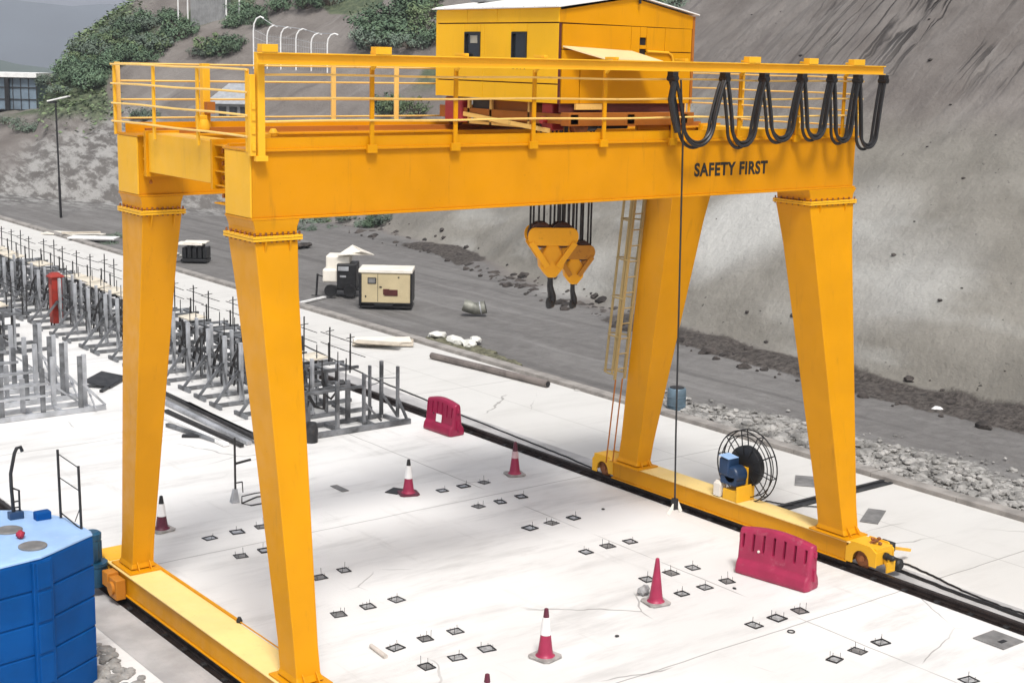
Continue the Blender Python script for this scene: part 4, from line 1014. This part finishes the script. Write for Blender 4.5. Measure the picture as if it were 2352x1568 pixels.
rk=[rack(0),rack(1)]; ru=[False,False]
RL=['nearest pale steel rack with bare uprights, left of the far left crane leg']+['pale steel rack with bare uprights standing behind the nearest one']*6
i=0
for (x,y) in ((1.6,15.25),(1.7,16.5),(1.85,17.8),(-.9,16.2),(-.6,17.9),(2.0,19.1),(-.3,19.6)):
    k=i%2; o=rk[k] if not ru[k] else copy_tree(rk[k]); ru[k]=True
    o.location=(x,y,0); o.rotation_euler.z=random.uniform(-.03,.05); o['label']=RL[i]
    o['group']='bare upright racks at the left'
    i+=1
# further row of stands at the left beyond
prX=None
for j in range(16):
    o=copy_tree(protos[j%3]); o.location=(2.6+random.uniform(-.1,.1),22.2+1.15*j,0); o.rotation_euler.z=random.uniform(-.05,.05)
    o['label']='grey steel formwork stand in the left hand row behind the bare racks'; o['group']='formwork stands in the left row'
# red cabinet among the stands
p=at(131,750); th=thing('red_cabinet','red painted metal cabinet with small hood among the formwork stands','cabinet',(p.x,p.y,0)); px_,py_=p.x,p.y
b=MB().box(px_-.15,px_+.15,py_-.14,py_+.14,.12,1.45); b.build('body',M_redcab,th,.01)
b=MB().rects([(1.46,px_-.21,px_+.21,py_-.19,py_+.19),(1.49,px_-.21,px_+.21,py_-.19,py_+.19),(1.60,px_-.09,px_+.09,py_-.08,py_+.08)]); b.build('hood',M_redcab,th,.01)
b=MB().box(px_-.165,px_-.152,py_-.10,py_+.10,.3,1.25); b.build('door',plain('pale_red_door',(.36,.06,.04),.5),th,.004)
b=MB()
for sx_ in (-1,1):
    for sy_ in (-1,1): b.box(px_+sx_*.12-.02,px_+sx_*.12+.02,py_+sy_*.11-.02,py_+sy_*.11+.02,.005,.12)
b.build('leg',M_black,th)
# profiles lying on the floor
prof_px=[((372,905),(578,1000)),((376,915),(580,1012)),((380,928),(572,1022)),((382,948),(556,1028)),((380,962),(520,1026)),((384,980),(508,1020)),((430,940),(592,1022))]
for i,(a,b_) in enumerate(prof_px):
    a,b_=at(*a),at(*b_); z=.05+(.09 if i in (1,6) else 0)
    m_=MB(); m_.bar((a.x,a.y,z),(b_.x,b_.y,z),.09 if i%2 else .12,.07); 
    o=m_.build('steel_profile',(M_white,M_rebar,M_standL,M_rebar,M_white,M_stand,M_rebar)[i],None,.004)
    tag(o,['white steel profile at the very back of the floor bundle','dark profile resting on top at the back of the floor bundle','pale grey profile third from the back of the floor bundle','dark profile in the middle of the floor bundle','white profile second from the front of the floor bundle','grey profile at the front of the floor bundle','dark upper profile crossing the floor bundle'][i],'steel profile','profiles lying between the left legs')
a=at(446,1004); o=MB().obox((a.x,a.y,.03),(.12,.5,.05),Matrix.Rotation(.9,3,'Z')).build('bearer_block',M_black); tag(o,'dark bearer block under the bundle of steel profiles','block')
p=at(243,880); th=thing('bent_plate','dark bent steel sheet lying left of the far left leg','steel sheet',(p.x,p.y,0)); b=MB().obox((p.x,p.y,.10),(1.2,.7,.02),Matrix.Rotation(.8,3,'Z')@Matrix.Rotation(R(9),3,'X')); b.build('sheet',M_steelD,th); MB().obox((p.x-.1,p.y-.5,.04),(1.1,.08,.06),Matrix.Rotation(.8,3,'Z')).build('edge_strip',M_black,th)
# black post with arm and low frame behind the near left leg
p=at(541,1153); th=thing('black_post','thin black steel post with a side arm behind the front left leg','post',(p.x,p.y,0))
b=MB().bar((p.x,p.y,.02),(p.x,p.y,1.20),.03); b.build('post',M_rebar,th)
MB().bar((p.x,p.y,.72),(p.x+.30,p.y-.03,.76),.035).build('arm',M_rebar,th); MB().bar((p.x,p.y,.36),(p.x+.14,p.y,.36),.02).bar((p.x+.14,p.y,.36),(p.x+.15,p.y,.16),.015).build('bracket',M_rebar,th)
b=MB().rects([(.006,p.x-.09,p.x+.05,p.y-.06,p.y+.06),(.25,p.x-.04,p.x+.03,p.y-.03,p.y+.03)]); b.build('base',M_standL,th)
b=MB(); q=(p.x+.05,p.y-.15); b.tube([(q[0],q[1],.012),(q[0]+.08,q[1]-.2,.012),(q[0]+.65,q[1]-.22,.012),(q[0]+.8,q[1]+.1,.012),(q[0]+.4,q[1]+.2,.012)],.014,6,0,True); b.tube([(q[0],q[1],.012),(q[0],q[1],.14),(q[0]+.3,q[1]+.1,.12),(q[0]+.7,q[1],.14),(q[0]+.7,q[1]-.1,.01)],.012,6)
o=b.build('bent_rod_frame',M_rebar); tag(o,'low frame of bent black rods beside the thin black post','rod frame')
# rods at far left behind tank
b=MB()
for i in range(9):
    z=.05+.03*(i%3); b.tube([(-3.2+.09*i,8.2,z),(-.6+.05*i,5.2-.05*i,z+.35)],.02,6)
o=b.build('rod_bundle',M_rebar); tag(o,'bundle of dark steel rods leaning behind the blue tank','rods')

# ---------------------------------------------------------------- roadside objects
a,b_=at(992,824),at(1258,890); th=thing('long_pipe','long brown scuffed pipe lying along the kerb','pipe',((a.x+b_.x)/2,(a.y+b_.y)/2,0))
d_=(b_-a).normalized(); MB().tube([(a.x,a.y,.093),((a.x+b_.x)/2+.03,(a.y+b_.y)/2,.092),(b_.x,b_.y,.09)],.088,16).build('pipe_wall',M_pipe,th)
MB().tube([b_+d_*.001+Vector((0,0,.09)),b_+d_*.012+Vector((0,0,.09))],.072,16).build('open_end',M_black,th)
for i,(u,v,w,l,rz,z,mm) in enumerate(((880,790,.9,1.7,-.6,.05,M_board),(878,788,.7,1.6,-.5,.10,M_creamW),(868,800,.35,1.3,-.85,.16,M_board))):
    p=at(u,v); o=MB().obox((p.x,p.y,z),(l,w,.035),Matrix.Rotation(rz,3,'Z')).build('plank',mm,None,.003); tag(o,['lowest weathered board of the small pile by the kerb','pale middle board of the small pile by the kerb','narrow top board of the small pile by the kerb'][i],'board','boards piled by the kerb')
for i,(u,v,s_) in enumerate(((1030,785,.30),(1060,792,.26),(1075,783,.22),(988,772,.25))):
    p=at(u,v,.08); o=MB().rock((p.x+.25,p.y,.10),s_,0,(1.3,.8,.42)).build('sandbag',M_sack); tag(o,['white sack with folded end beside the kerb','front white sack of the roadside heap','small white sack at the right of the heap','grey white sack half buried left of the heap'][i],'sack','sacks on the roadside verge')
b=MB()
for i in range(90):
    u=random.uniform(985,1165); vv=776+(u-985)*.30+random.uniform(-10,16); p=at(u,vv)
    if p.x<14.85: p.x=14.85+random.random()*.3
    b.rock((p.x,p.y,-.02),random.uniform(.10,.26),0,(1,1,.45))
o=b.build('mossy_bank',M_moss); tag(o,'low mossy soil bank between kerb and road','soil',kind='stuff')
p=at(1535,944); th=thing('blue_drum','faded blue plastic drum standing on the kerb beside the ladder leg','drum',(p.x+.25,p.y,-.05))
MB().lathe([(.20,-.05),(.215,-.03),(.22,.12),(.23,.13),(.22,.14),(.22,.32),(.23,.33),(.22,.34),(.215,.50),(.19,.53)],(p.x+.25,p.y,0),20).build('drum_body',plain('faded_blue_plastic',(.10,.15,.19),.5,0,.2,3),th)
MB().lathe([(.17,.531),(.17,.545),(.15,.55)],(p.x+.25,p.y,0),18).build('drum_lid',M_black,th)
for i,(u,v,l,w,rz,z,mm) in enumerate(((150,541,2.6,.9,-.9,.06,M_creamW),(215,552,2.0,.8,-.7,.12,M_white),(185,545,1.6,.35,-.3,.20,M_board))):
    p=at(u,v); o=MB().obox((max(p.x,15.2),p.y,z),(l,w,.05),Matrix.Rotation(rz,3,'Z')).build('roadside_sheet',mm,None,.004); tag(o,['large pale sheet lying on the verge below the street lamp','white sheet lying across the verge near the far left leg','narrow board on top of the roadside sheets'][i],'sheet','sheets dumped on the far verge')
# duct elbow
p=at(1090,722); th=thing('duct_elbow','grey mitred duct elbow lying on the road','duct',(p.x,p.y,0)); e=Vector((RV.x,RV.y,0)).normalized()
def E_(a,z): q=Vector((p.x,p.y,0))+e*a; return (q.x,q.y,z)
MB().tube([E_(-.36,.30),E_(-.20,.25),E_(0.02,.185),E_(.06,.185),E_(.22,.22),E_(.34,.25)],[.19,.20,.185,.185,.20,.21],18).build('duct_shell',M_ductm,th)
MB().tube([E_(.335,.25),E_(.35,.254)],.185,18).build('open_end',M_black,th); MB().tube([E_(.17,.21),E_(.20,.216)],.207,18).build('clamp_band',M_standL,th)
# generator
a,b_=at(824,706),at(946,709); L=(b_-a).length; d_=(b_-a).normalized(); back=Vector((-d_.y,d_.x,0)); back=back if back.y>0 else -back
rot=Matrix((d_,back,Vector((0,0,1)))).transposed()
th=thing('generator','cream generator canopy with black frame standing on the grey road','generator',(a.x,a.y,0))
def G(x,y,z): q=a+d_*x+back*y; return (q.x,q.y,z)
def gb(mb,x0,x1,y0,y1,z0,z1): return mb.obox(G((x0+x1)/2,(y0+y1)/2,(z0+z1)/2),(x1-x0,y1-y0,z1-z0),rot)
m=MB(); gb(m,.02,L-.02,.05,.95,.0,.06); gb(m,.5,1.1,-.01,1.0,.06,.13); gb(m,.0,L,0,.06,.13,.17); gb(m,.0,.05,0,1.0,.06,1.2); gb(m,L-.06,L,-.005,1.0,.17,1.16); gb(m,.03,.09,-.012,.05,.17,1.1); m.build('frame',M_black,th,.006)
m=MB(); gb(m,.051,L-.061,.02,.99,.171,1.13); m.build('canopy',M_cream,th,.01)
m=MB(); gb(m,-.01,L+.01,-.02,1.02,1.131,1.25); m.build('roof',M_creamW,th,.02)
m=MB(); gb(m,.28,.56,.0,.019,.78,.98); pw=m.build('control_window',M_steelD,th,.01); m=MB(); gb(m,.31,.53,-.008,-.001,.81,.95); m.build('pane',M_ironpl,pw)
m=MB(); gb(m,.82,1.25,.0,.019,.40,.60); gb(m,.78,.98,-.004,.015,.44,.62); m.build('stained_patch',plain('maroon_patch',(.07,.012,.01),.7),th,.02)
m=MB(); gb(m,.60,.615,.012,.0195,.2,1.1); gb(m,.66,.74,.004,.018,.66,.70); gb(m,1.25,1.30,.004,.018,.98,1.02); gb(m,.2,.24,.004,.018,.34,.40); m.build('door_latch',M_black,th)
# trailer compressor with open hood
c0=at(785,684); th=thing('compressor_trailer','white trailer compressor with raised hood behind the cream generator','compressor',(c0.x,c0.y,0))
a=c0-d_*.75+back*.35
m=MB(); gb(m,.15,.95,.1,.9,.75,1.35); gb(m,.05,.55,.0,.9,.45,.9); m.build('hood',M_creamW,th,.06,3)
m=MB(); p1,p2,p3,p4=[Vector(G(*q)) for q in ((.55,.0,1.36),(.95,-.15,1.42),(1.35,.0,1.52),(.95,.9,1.60))]
p5=Vector(G(1.75,.35,1.36)); m.loft([[p1,p2,p5,p3,p4],[q+Vector((0,0,.03)) for q in (p1,p2,p5,p3,p4)]]); m.build('raised_lid',M_creamW,th)
m=MB(); gb(m,.55,1.2,-.1,.8,.25,1.10); gb(m,.2,1.3,.1,.7,.18,.26); m.build('engine',M_black,th,.03)
m=MB(); gb(m,.60,.95,-.16,-.11,.88,1.02); gb(m,.66,.86,-.15,-.11,.66,.72); m.build('radiator_plate',M_standL,th)
for x in (.35,1.0):
    q=G(x,-.18,.21); MB().lathe([(.10,-.05),(.19,-.06),(.21,-.03),(.21,.03),(.19,.06),(.10,.05)],q,18,0,rot@Matrix.Rotation(R(90),3,'X')).build('wheel',M_black,th)
m=MB().bar(G(-.10,-.05,.75),G(-.14,-.1,.02),.05); m.bar(G(-.30,-.1,.02),G(0,-.1,.02),.03); m.bar(G(-.1,0,.7),G(.2,.1,.6),.04); m.build('support_leg',M_steelD,th)
# pallet with pipes, debris further back
c0=at(440,598); th=thing('pallet_of_materials','dark pallet of stacked materials with white boards at the road edge','pallet',(c0.x,c0.y,0)); a=Vector((c0.x-.55,c0.y-.2,0))
m=MB(); gb(m,0,1.0,0,.8,.0,.12); 
for i in range(5): gb(m,.05+i*.2,.2+i*.2,.05,.75,.14,.55+.1*(i%2))
m.build('stack',M_black,th,.02); m=MB(); gb(m,-.15,.85,-.05,.7,.66,.72); gb(m,.1,1.0,.0,.6,.73,.78); m.build('top_board',M_creamW,th,.01); m=MB(); 
for i in range(7): m.rock(G(-.55+random.random()*.5,random.random()*.5,.12+random.random()*.2),.12)
m.build('sack',M_sack,th)
p=at(685,568); o=MB()
for i in range(8): o.rock((p.x+random.uniform(-.5,.5),p.y+random.uniform(-.3,.3),.08),.2,0,(1.4,1,.5))
o=o.build('spoil_heap',M_stoneD); tag(o,'small dark heap of spoil on the road behind the front left leg','heap')
for (u,v),(u2,v2),w,lab in (((690,697),(746,684),.12,'white strip lying on the road left of the compressor'),((560,492),(600,500),.1,None)):
    if lab:
        a_,b0=at(u,v,-.03),at(u2,v2,-.03); o=MB().bar((a_.x,a_.y,.0),(b0.x,b0.y,.0),w,.05).build('white_strip',M_white); tag(o,lab,'strip')
# solar street lamp
p=at(140,498); th=thing('street_lamp','dark slim street lamp with white solar panel head beside the road','street lamp',(p.x,p.y,-.1))
hh_=(498-236)/FPX*((p-CAM).dot(FV))
MB().tube([(p.x,p.y,-.1),(p.x-.02,p.y,hh_*.35)],.06,10).tube([(p.x-.02,p.y,hh_*.35),(p.x-.05,p.y,hh_)],.045,8).build('pole',M_black,th)
hd=Vector((p.x,p.y,hh_)); MB().obox(hd+e*.10+Vector((0,0,.12)),(1.0,.5,.06),Matrix.Rotation(-math.atan2(e.x,e.y)+math.pi/2,3,'Z')@Matrix.Rotation(R(-14),3,'Y')).build('solar_panel',M_white,th,.01)
MB().obox(hd-e*.2+Vector((0,0,-.05)),(.42,.22,.10),Matrix.Rotation(-math.atan2(e.x,e.y)+math.pi/2,3,'Z')).build('lamp_head',M_steelD,th,.02)

# ---------------------------------------------------------------- rubble
b=MB()
for i in range(2000):
    y=random.uniform(-4.5,9.8); x=14.82+abs(random.gauss(0,1.0))*np.interp(y,[-3,3,9],[1.15,1.0,.6])
    b.rock((x,y,-.05+random.uniform(0,.05)),min(.17,.02+random.expovariate(28)),0,(1,1,.6))
o=b.build('kerb_rubble',M_stone); tag(o,'pale broken stone spread along the road side of the kerb','rubble',kind='stuff')
b=MB()
for i in range(1300):
    y=random.uniform(-6,44); d_t=random.gauss(-.15,.38)
    xt=np.interp(y,TOE[:7,1],TOE[:7,0]); b.rock((xt+d_t,y,max(-.05,float(H(np.array([xt+d_t]),np.array([y]))[0]))+.02),min(.22,.025+random.expovariate(20)),0,(1,1.3,.8))
o=b.build('toe_rubble',M_stoneD); tag(o,'dark rubble and soil banked along the foot of the slope','rubble',kind='stuff')
b=MB()
for i in range(75):
    y=random.uniform(-4,30); xo=random.uniform(.6,15)**1.0; x=np.interp(y,TOE[:6,1],TOE[:6,0])+xo
    b.rock((x,y,float(H(np.array([x]),np.array([y]))[0])+.01),min(.09,.02+random.expovariate(45)),0,(1.2,1,.6))
o=b.build('slope_stones',M_stoneD); tag(o,'small dark stones scattered over the cut slope','stones',kind='stuff')
for i,(u,v,s_,m_) in enumerate(((2152,945,.16,M_white),(1330,925,.13,M_stone),(1270,690,.15,M_white),(1495,500,.3,M_white),(1250,672,.22,M_stone))):
    r_=hit(u,v)
    if r_:
        o=MB().rock(r_[0]+Vector((0,0,.03)),s_,0,(1.3,.9,.6)).build('stone',m_); tag(o,['white stone on the road edge right of the near right leg','pale stone on the road left of the ladder leg','white stone at the foot of the slope left of the hooks','white sack lying on the slope below the girder','grey stone at the foot of the slope'][i],'stone','single pale stones')

# ---------------------------------------------------------------- shrubs and hill things
def leafmat(name,a,b_):
    t=NT(name).set(.75,0,.3); n=t.n('ShaderNodeObjectInfo'); co=t.co()
    f=t.ramp(t.noise(co,2.5,4,.6),.3,.7); c=t.mix(f,a,b_); hs=t.n('ShaderNodeHueSaturation'); t.l(c,hs.inputs['Color']); t.l(t.math('ADD',t.math('MULTIPLY',n.outputs['Random'],.6),.7),hs.inputs['Value']); t.base(hs.outputs[0])
    t.b.inputs['Subsurface Weight'].default_value=0
    return t.m
M_leaf=[leafmat('leaf_deep',(.075,.125,.078),(.125,.18,.105)),leafmat('leaf_mid',(.10,.15,.072),(.17,.215,.11)),leafmat('leaf_grey',(.10,.14,.105),(.16,.20,.15))]
M_twig=plain('twig_bark',(.10,.08,.06),.9)
def shrub(kind,mat,ncl,nl,ls,flat):
    th=thing(kind,'','shrub'); b=MB(); st=MB(); NN=[]
    for c in range(ncl):
        a=random.uniform(0,6.28); r=math.sqrt(random.random())*.95; zc=.25+random.random()*flat*(1.1-r*.6)
        cc=Vector((r*math.cos(a),r*math.sin(a),zc)); rad=random.uniform(.12,.40)
        st.tube([(0,0,0),cc*.5+Vector((0,0,.05)),cc],[.03,.02,.008],5)
        for k in range(nl):
            v=Vector((random.gauss(0,1),random.gauss(0,1),random.gauss(0,1))).normalized()*rad*random.uniform(.5,1.05)
            n_=(v.normalized()+Vector((random.uniform(-.7,.7),random.uniform(-.7,.7),random.uniform(-.2,.9)))).normalized()
            t1=n_.cross(Vector((random.random(),random.random(),random.random()))).normalized(); t2=n_.cross(t1); s_=ls*random.uniform(.6,1.3); p=cc+v
            nv=(n_*.7+p.normalized()*.6+Vector((0,0,.45))).normalized(); NN+=[nv]*4
            b.add([p-t1*s_*.5,p+t2*s_*.28,p+t1*s_*.6,p-t2*s_*.28],[(0,1,2,3) if nv.dot(t2.cross(t1))>0 else (3,2,1,0)])
    fo=b.build('foliage',mat,th); me=fo.data
    me.polygons.foreach_set('use_smooth',[True]*len(me.polygons))
    me.normals_split_custom_set_from_vertices(NN)
    st.build('stem',M_twig,th)
    return th
SH=[shrub('dense_shrub',M_leaf[0],30,78,.125,.9),shrub('leafy_shrub',M_leaf[1],24,74,.12,1.1),shrub('grey_green_shrub',M_leaf[2],22,70,.11,.7)]
shu=[False]*3
SL=['dark green rounded shrub on the hillside','bright leafy green shrub on the hillside','grey green low shrub on the hillside']
places=[]
random.seed(21)
poly_left=[(150,175),(190,105),(260,70),(330,35),(420,20),(440,60),(400,110),(330,150),(250,190),(180,215)]
def inside(u,v,P):
    c=False; n=len(P)
    for i in range(n):
        (x1,y1),(x2,y2)=P[i],P[(i+1)%n]
        if (y1>v)!=(y2>v) and u<(x2-x1)*(v-y1)/(y2-y1)+x1: c=not c
    return c
while len(places)<46:
    u,v=random.uniform(150,440),random.uniform(18,215)
    if inside(u,v,poly_left): places.append((u,v,random.choice((0,0,1,2)),random.uniform(.7,1.25)))
places+=[(488,118,1,1.0),(510,125,0,1.1),(530,112,0,.9),(465,128,2,.8),(545,60,0,.9),(560,35,0,1.1),(580,45,0,1.0),(600,60,0,.8),
 (865,75,0,1.4),(890,62,0,1.5),(845,95,2,1.2),(905,95,0,1.4),(880,115,2,1.3),(960,25,0,1.5),(985,45,1,1.3),(975,75,1,1.1),(950,10,0,1.3),(940,110,2,1.2),(990,100,0,1.1),(920,35,2,.9),
 (1500,22,0,1.0),(1530,14,1,1.1),(1475,8,0,1.0),(1550,25,2,.8),(700,20,0,1.2),(640,25,0,1.0),(760,12,2,1.2),
 (330,268,2,.7),(345,272,2,.7),(960,265,1,.8),(890,258,0,.9),(905,262,1,.8),
 (720,515,2,.6),(745,510,1,.5),(800,505,2,.6),(835,520,2,.5),(860,515,0,.5),(880,508,2,.6),(700,528,2,.5),(770,525,2,.45),
 (20,285,2,.8),(60,300,2,.8),(120,195,2,1.0),(105,205,2,.9),(135,215,2,.8),(255,560,2,.35),(270,545,2,.4)]
for u,v,k,s_ in places:
    r_=hit(u,v)
    if not r_: continue
    o=SH[k] if not shu[k] else copy_tree(SH[k]); shu[k]=True
    o.location=r_[0]-Vector((0,0,.15)); o.rotation_euler.z=random.uniform(0,6.28); o.scale=(s_*random.uniform(.9,1.2),s_*random.uniform(.9,1.2),s_*random.uniform(.8,1.1)); o['label']=SL[k]; o['group']=['dark green shrubs on the hill','leafy shrubs on the hill','grey green shrubs on the hill'][k]; o['category']='shrub'
# ground cover leaves on the spur
b=MB(); random.seed(5); n_=0
while n_<17000:
    x=random.uniform(14,44); y=random.uniform(44,88)
    q=(x-CAM.x)*CQ-(y-CAM.y)*SQ
    xa=np.array([x]); ya=np.array([y]); 
    z=float(H(xa,ya)[0]); vg=float((sstep(2.0,-.6,q+2.2*fbm(xa*.3,ya*.3,3,7)-.55*(ya-76)*.18)*sstep(2.5,5,z+2*fbm(xa*.2,ya*.2,3,9)))[0])
    n_+=1
    if random.random()>vg or q<-4.5: continue
    for k in range(2):
        s_=random.uniform(.15,.34); p=Vector((x+random.uniform(-.3,.3),y+random.uniform(-.3,.3),z+random.uniform(.05,.35)))
        a=random.uniform(0,6.28); t1=Vector((math.cos(a),math.sin(a),random.uniform(-.3,.6))); t2=Vector((-math.sin(a),math.cos(a),random.uniform(-.2,.8)))
        b.add([p-t1*s_*.5,p+t2*s_*.3,p+t1*s_*.6,p-t2*s_*.3],[(0,1,2,3)])
o=b.build('undergrowth',M_leaf[1]); tag(o,'green undergrowth covering the spur of the hill','undergrowth',kind='stuff')

# fence with bent-over posts on the hill
fp=[((583,150),42),((614,150),61),((645,152),65),((680,154),70),((715,156),79),((752,160),80)]
fb=[]
for (u,v),vt in fp:
    r_=hit(u,v+8); fb.append((r_[0],(v+8-vt)/FPX*r_[1]))
th=thing('hillside_fence','wire fence with white posts bent over at the top on the hillside','fence',fb[2][0])
tops=[]
for q,h_ in fb:
    b=MB(); b.tube([q-Vector((0,0,.3)),q+Vector((0,0,h_*.72)),q+e*.05+Vector((0,0,h_*.86)),q+e*.2+Vector((0,0,h_*.96)),q+e*.42+Vector((0,0,h_*1.0)),q+e*.62+Vector((0,0,h_*.97))],.045,7); b.build('fence_post',M_white,th)
    tops.append((q,h_))
b=MB()
for i in range(len(tops)-1):
    (q,h_),(q2,h2)=tops[i],tops[i+1]
    for k in (.2,.4,.6,.75): b.tube([q+Vector((0,0,h_*k)),q2+Vector((0,0,h2*k))],.010,4)
    b.tube([q+e*.4+Vector((0,0,h_)),q2+e*.4+Vector((0,0,h2))],.022,5)
    for k in range(9): 
        w=q.lerp(q2,(k+.5)/9); hm=h_+(h2-h_)*(k+.5)/9; b.tube([w+Vector((0,0,.05)),w+Vector((0,0,hm*.8))],.006,4)
b.build('fence_wire',M_galv,th)
# grey shed with white posts at the top of the spur
r_=hit(478,54); q,dist=r_; ppm=FPX/dist
th=thing('hilltop_shed','grey corrugated metal shed with white posts on top of the hill','shed',q)
zax=Vector((0,0,1)); bk=Vector((-e.y,e.x,0)); rotS=Matrix((e,bk,zax)).transposed()
def S_(x,y,z): return q+e*x+bk*y+zax*z
wd=80/ppm
b=MB()
for i in range(26):
    x=-wd/2+wd*i/26; b.obox(S_(x+wd/52,.02 if i%2 else .05,1.4),(wd/26-.004,.05,3.2),rotS)
b.obox(S_(0,1.0,1.4),(wd,1.8,3.2),rotS); b.build('wall',M_corr,th)
b=MB().obox(S_(0,.9,3.06),(wd+.3,2.3,.1),rotS); b.build('roof',M_corr,th)
for u in (412,434): 
    x=(u-478)/ppm; MB().bar(S_(x,-.3,.2),S_(x,-.3,3.1),.07).build('post',M_white,th)
r2=hit(535,54)[0]; th=thing('white_ladder_frame','white steel ladder frame standing beside the hilltop shed','steel frame',r2)
wl=30/ppm
b=MB()
for x in (-wl/2,wl/2): b.bar(r2+e*x-zax*.1,r2+e*x+zax*2.6,.08)
b.build('post',M_white,th); b=MB()
for z in (.22,.42,1.9): b.bar(r2-e*wl/2+zax*z,r2+e*wl/2+zax*z,.05)
b.obox(r2+e*(-.1)+zax*.06,(wl*1.2,.3,.05),rotS); b.build('rung',M_white,th)
# low site hut on the slope behind the left railing
r_=hit(530,276); q=r_[0]; ppm=FPX/r_[1]
th=thing('site_hut','low grey site hut with sloping pale roof behind the crane railing','hut',q)
b=MB().obox(S_(0,.8,.35),(110/ppm,1.6,1.1),rotS); b.build('wall',M_corr,th)
b=MB(); w=116/ppm/2; b.loft([[S_(-w,-.25,.85),S_(w,-.25,.85),S_(w,1.8,1.9),S_(-w*.3,1.8,1.9)],[S_(-w,-.25,.90),S_(w,-.25,.90),S_(w,1.8,1.95),S_(-w*.3,1.8,1.95)]]); b.build('roof',M_galv,th)
for i in range(3):
    f=MB().obox(S_(-.45+i*.6,-.02,.45),(.42,.05,.5),rotS).build('window',M_steelD,th); MB().obox(S_(-.45+i*.6,-.05,.45),(.34,.02,.42),rotS).build('pane',M_glass,f)
# glazed site building at far left
r_=hit(40,254); q=r_[0]; ppm=FPX/r_[1]
th=thing('glazed_building','small glass walled building with white flat roof at the far left','building',q)
wd=(85+60)/ppm; xo=(12.5-40)/ppm; hb_=84/ppm
b=MB().obox(S_(xo,1.6,hb_*.45),(wd-.1,3.0,hb_*.9),rotS); b.build('wall',plain('blue_grey_glass',(.16,.21,.26),.15,0,.3,.8),th)
b=MB().obox(S_(xo,1.5,hb_*.95),(wd+.25,3.5,hb_*.12),rotS); b.build('roof',M_white,th)
b=MB()
for z in (.02,.3,.62,.88): b.obox(S_(xo,.06,hb_*z),(wd,.06,.06),rotS)
for k in range(9): b.obox(S_(xo-wd/2+wd*k/8,.065,hb_*.45),(.05,.05,hb_*.88),rotS)
b.build('mullion',M_steelD,th)
MB().obox(S_((20-40)/ppm,-.10,hb_*.45),(.28,.2,hb_*.9),rotS).build('column',M_black,th)

# ---------------------------------------------------------------- light
w=bpy.data.worlds.new('World'); SC.world=w; w.use_nodes=True; nt=w.node_tree
sky=nt.nodes.new('ShaderNodeTexSky'); sky.sky_type='NISHITA'; sky.sun_disc=False
SUN_EL,SUN_AZ=R(57),R(208)            # compass bearing of the sun, clockwise from +Y
sky.sun_elevation=SUN_EL; sky.sun_rotation=SUN_AZ; sky.air_density=1.0; sky.dust_density=3.0; sky.ozone_density=.6
hs=nt.nodes.new('ShaderNodeHueSaturation'); hs.inputs['Saturation'].default_value=.28
nt.links.new(sky.outputs[0],hs.inputs['Color']); bg=nt.nodes['Background']; nt.links.new(hs.outputs[0],bg.inputs['Color']); bg.inputs['Strength'].default_value=.105
sd=bpy.data.lights.new('sun','SUN'); sd.energy=2.0; sd.angle=R(13); sd.color=(1,.97,.925)
so=bpy.data.objects.new('sun',sd); COL.objects.link(so)
sv=Vector((math.sin(SUN_AZ)*math.cos(SUN_EL),math.cos(SUN_AZ)*math.cos(SUN_EL),math.sin(SUN_EL)))
so.rotation_euler=sv.to_track_quat('Z','Y').to_euler()
# haze box
hz=bpy.data.materials.new('haze_air'); hz.use_nodes=True; n=hz.node_tree; n.nodes.remove(n.nodes['Principled BSDF'])
pv=n.nodes.new('ShaderNodeVolumePrincipled'); pv.inputs['Color'].default_value=(.82,.87,.99,1); pv.inputs['Density'].default_value=.00042; pv.inputs['Anisotropy'].default_value=.1
n.links.new(pv.outputs[0],n.nodes['Material Output'].inputs['Volume'])
HAZE=True
if HAZE:
    o=MB().box(-3800,8200,-340,8200,-40,400).build('haze',hz); tag(o,kind='stuff',label='thin pale haze in the air',cat='haze')

vs_=SC.view_settings; vs_.view_transform='Standard'; vs_.look='None'; vs_.gamma=1; vs_.exposure=.82
SC.cycles.use_denoising=True
try: SC.cycles.denoiser='OPENIMAGEDENOISE'
except Exception: pass
SC.cycles.max_bounces=6; SC.cycles.diffuse_bounces=3; SC.cycles.glossy_bounces=2; SC.cycles.volume_bounces=0; SC.cycles.transparent_max_bounces=6
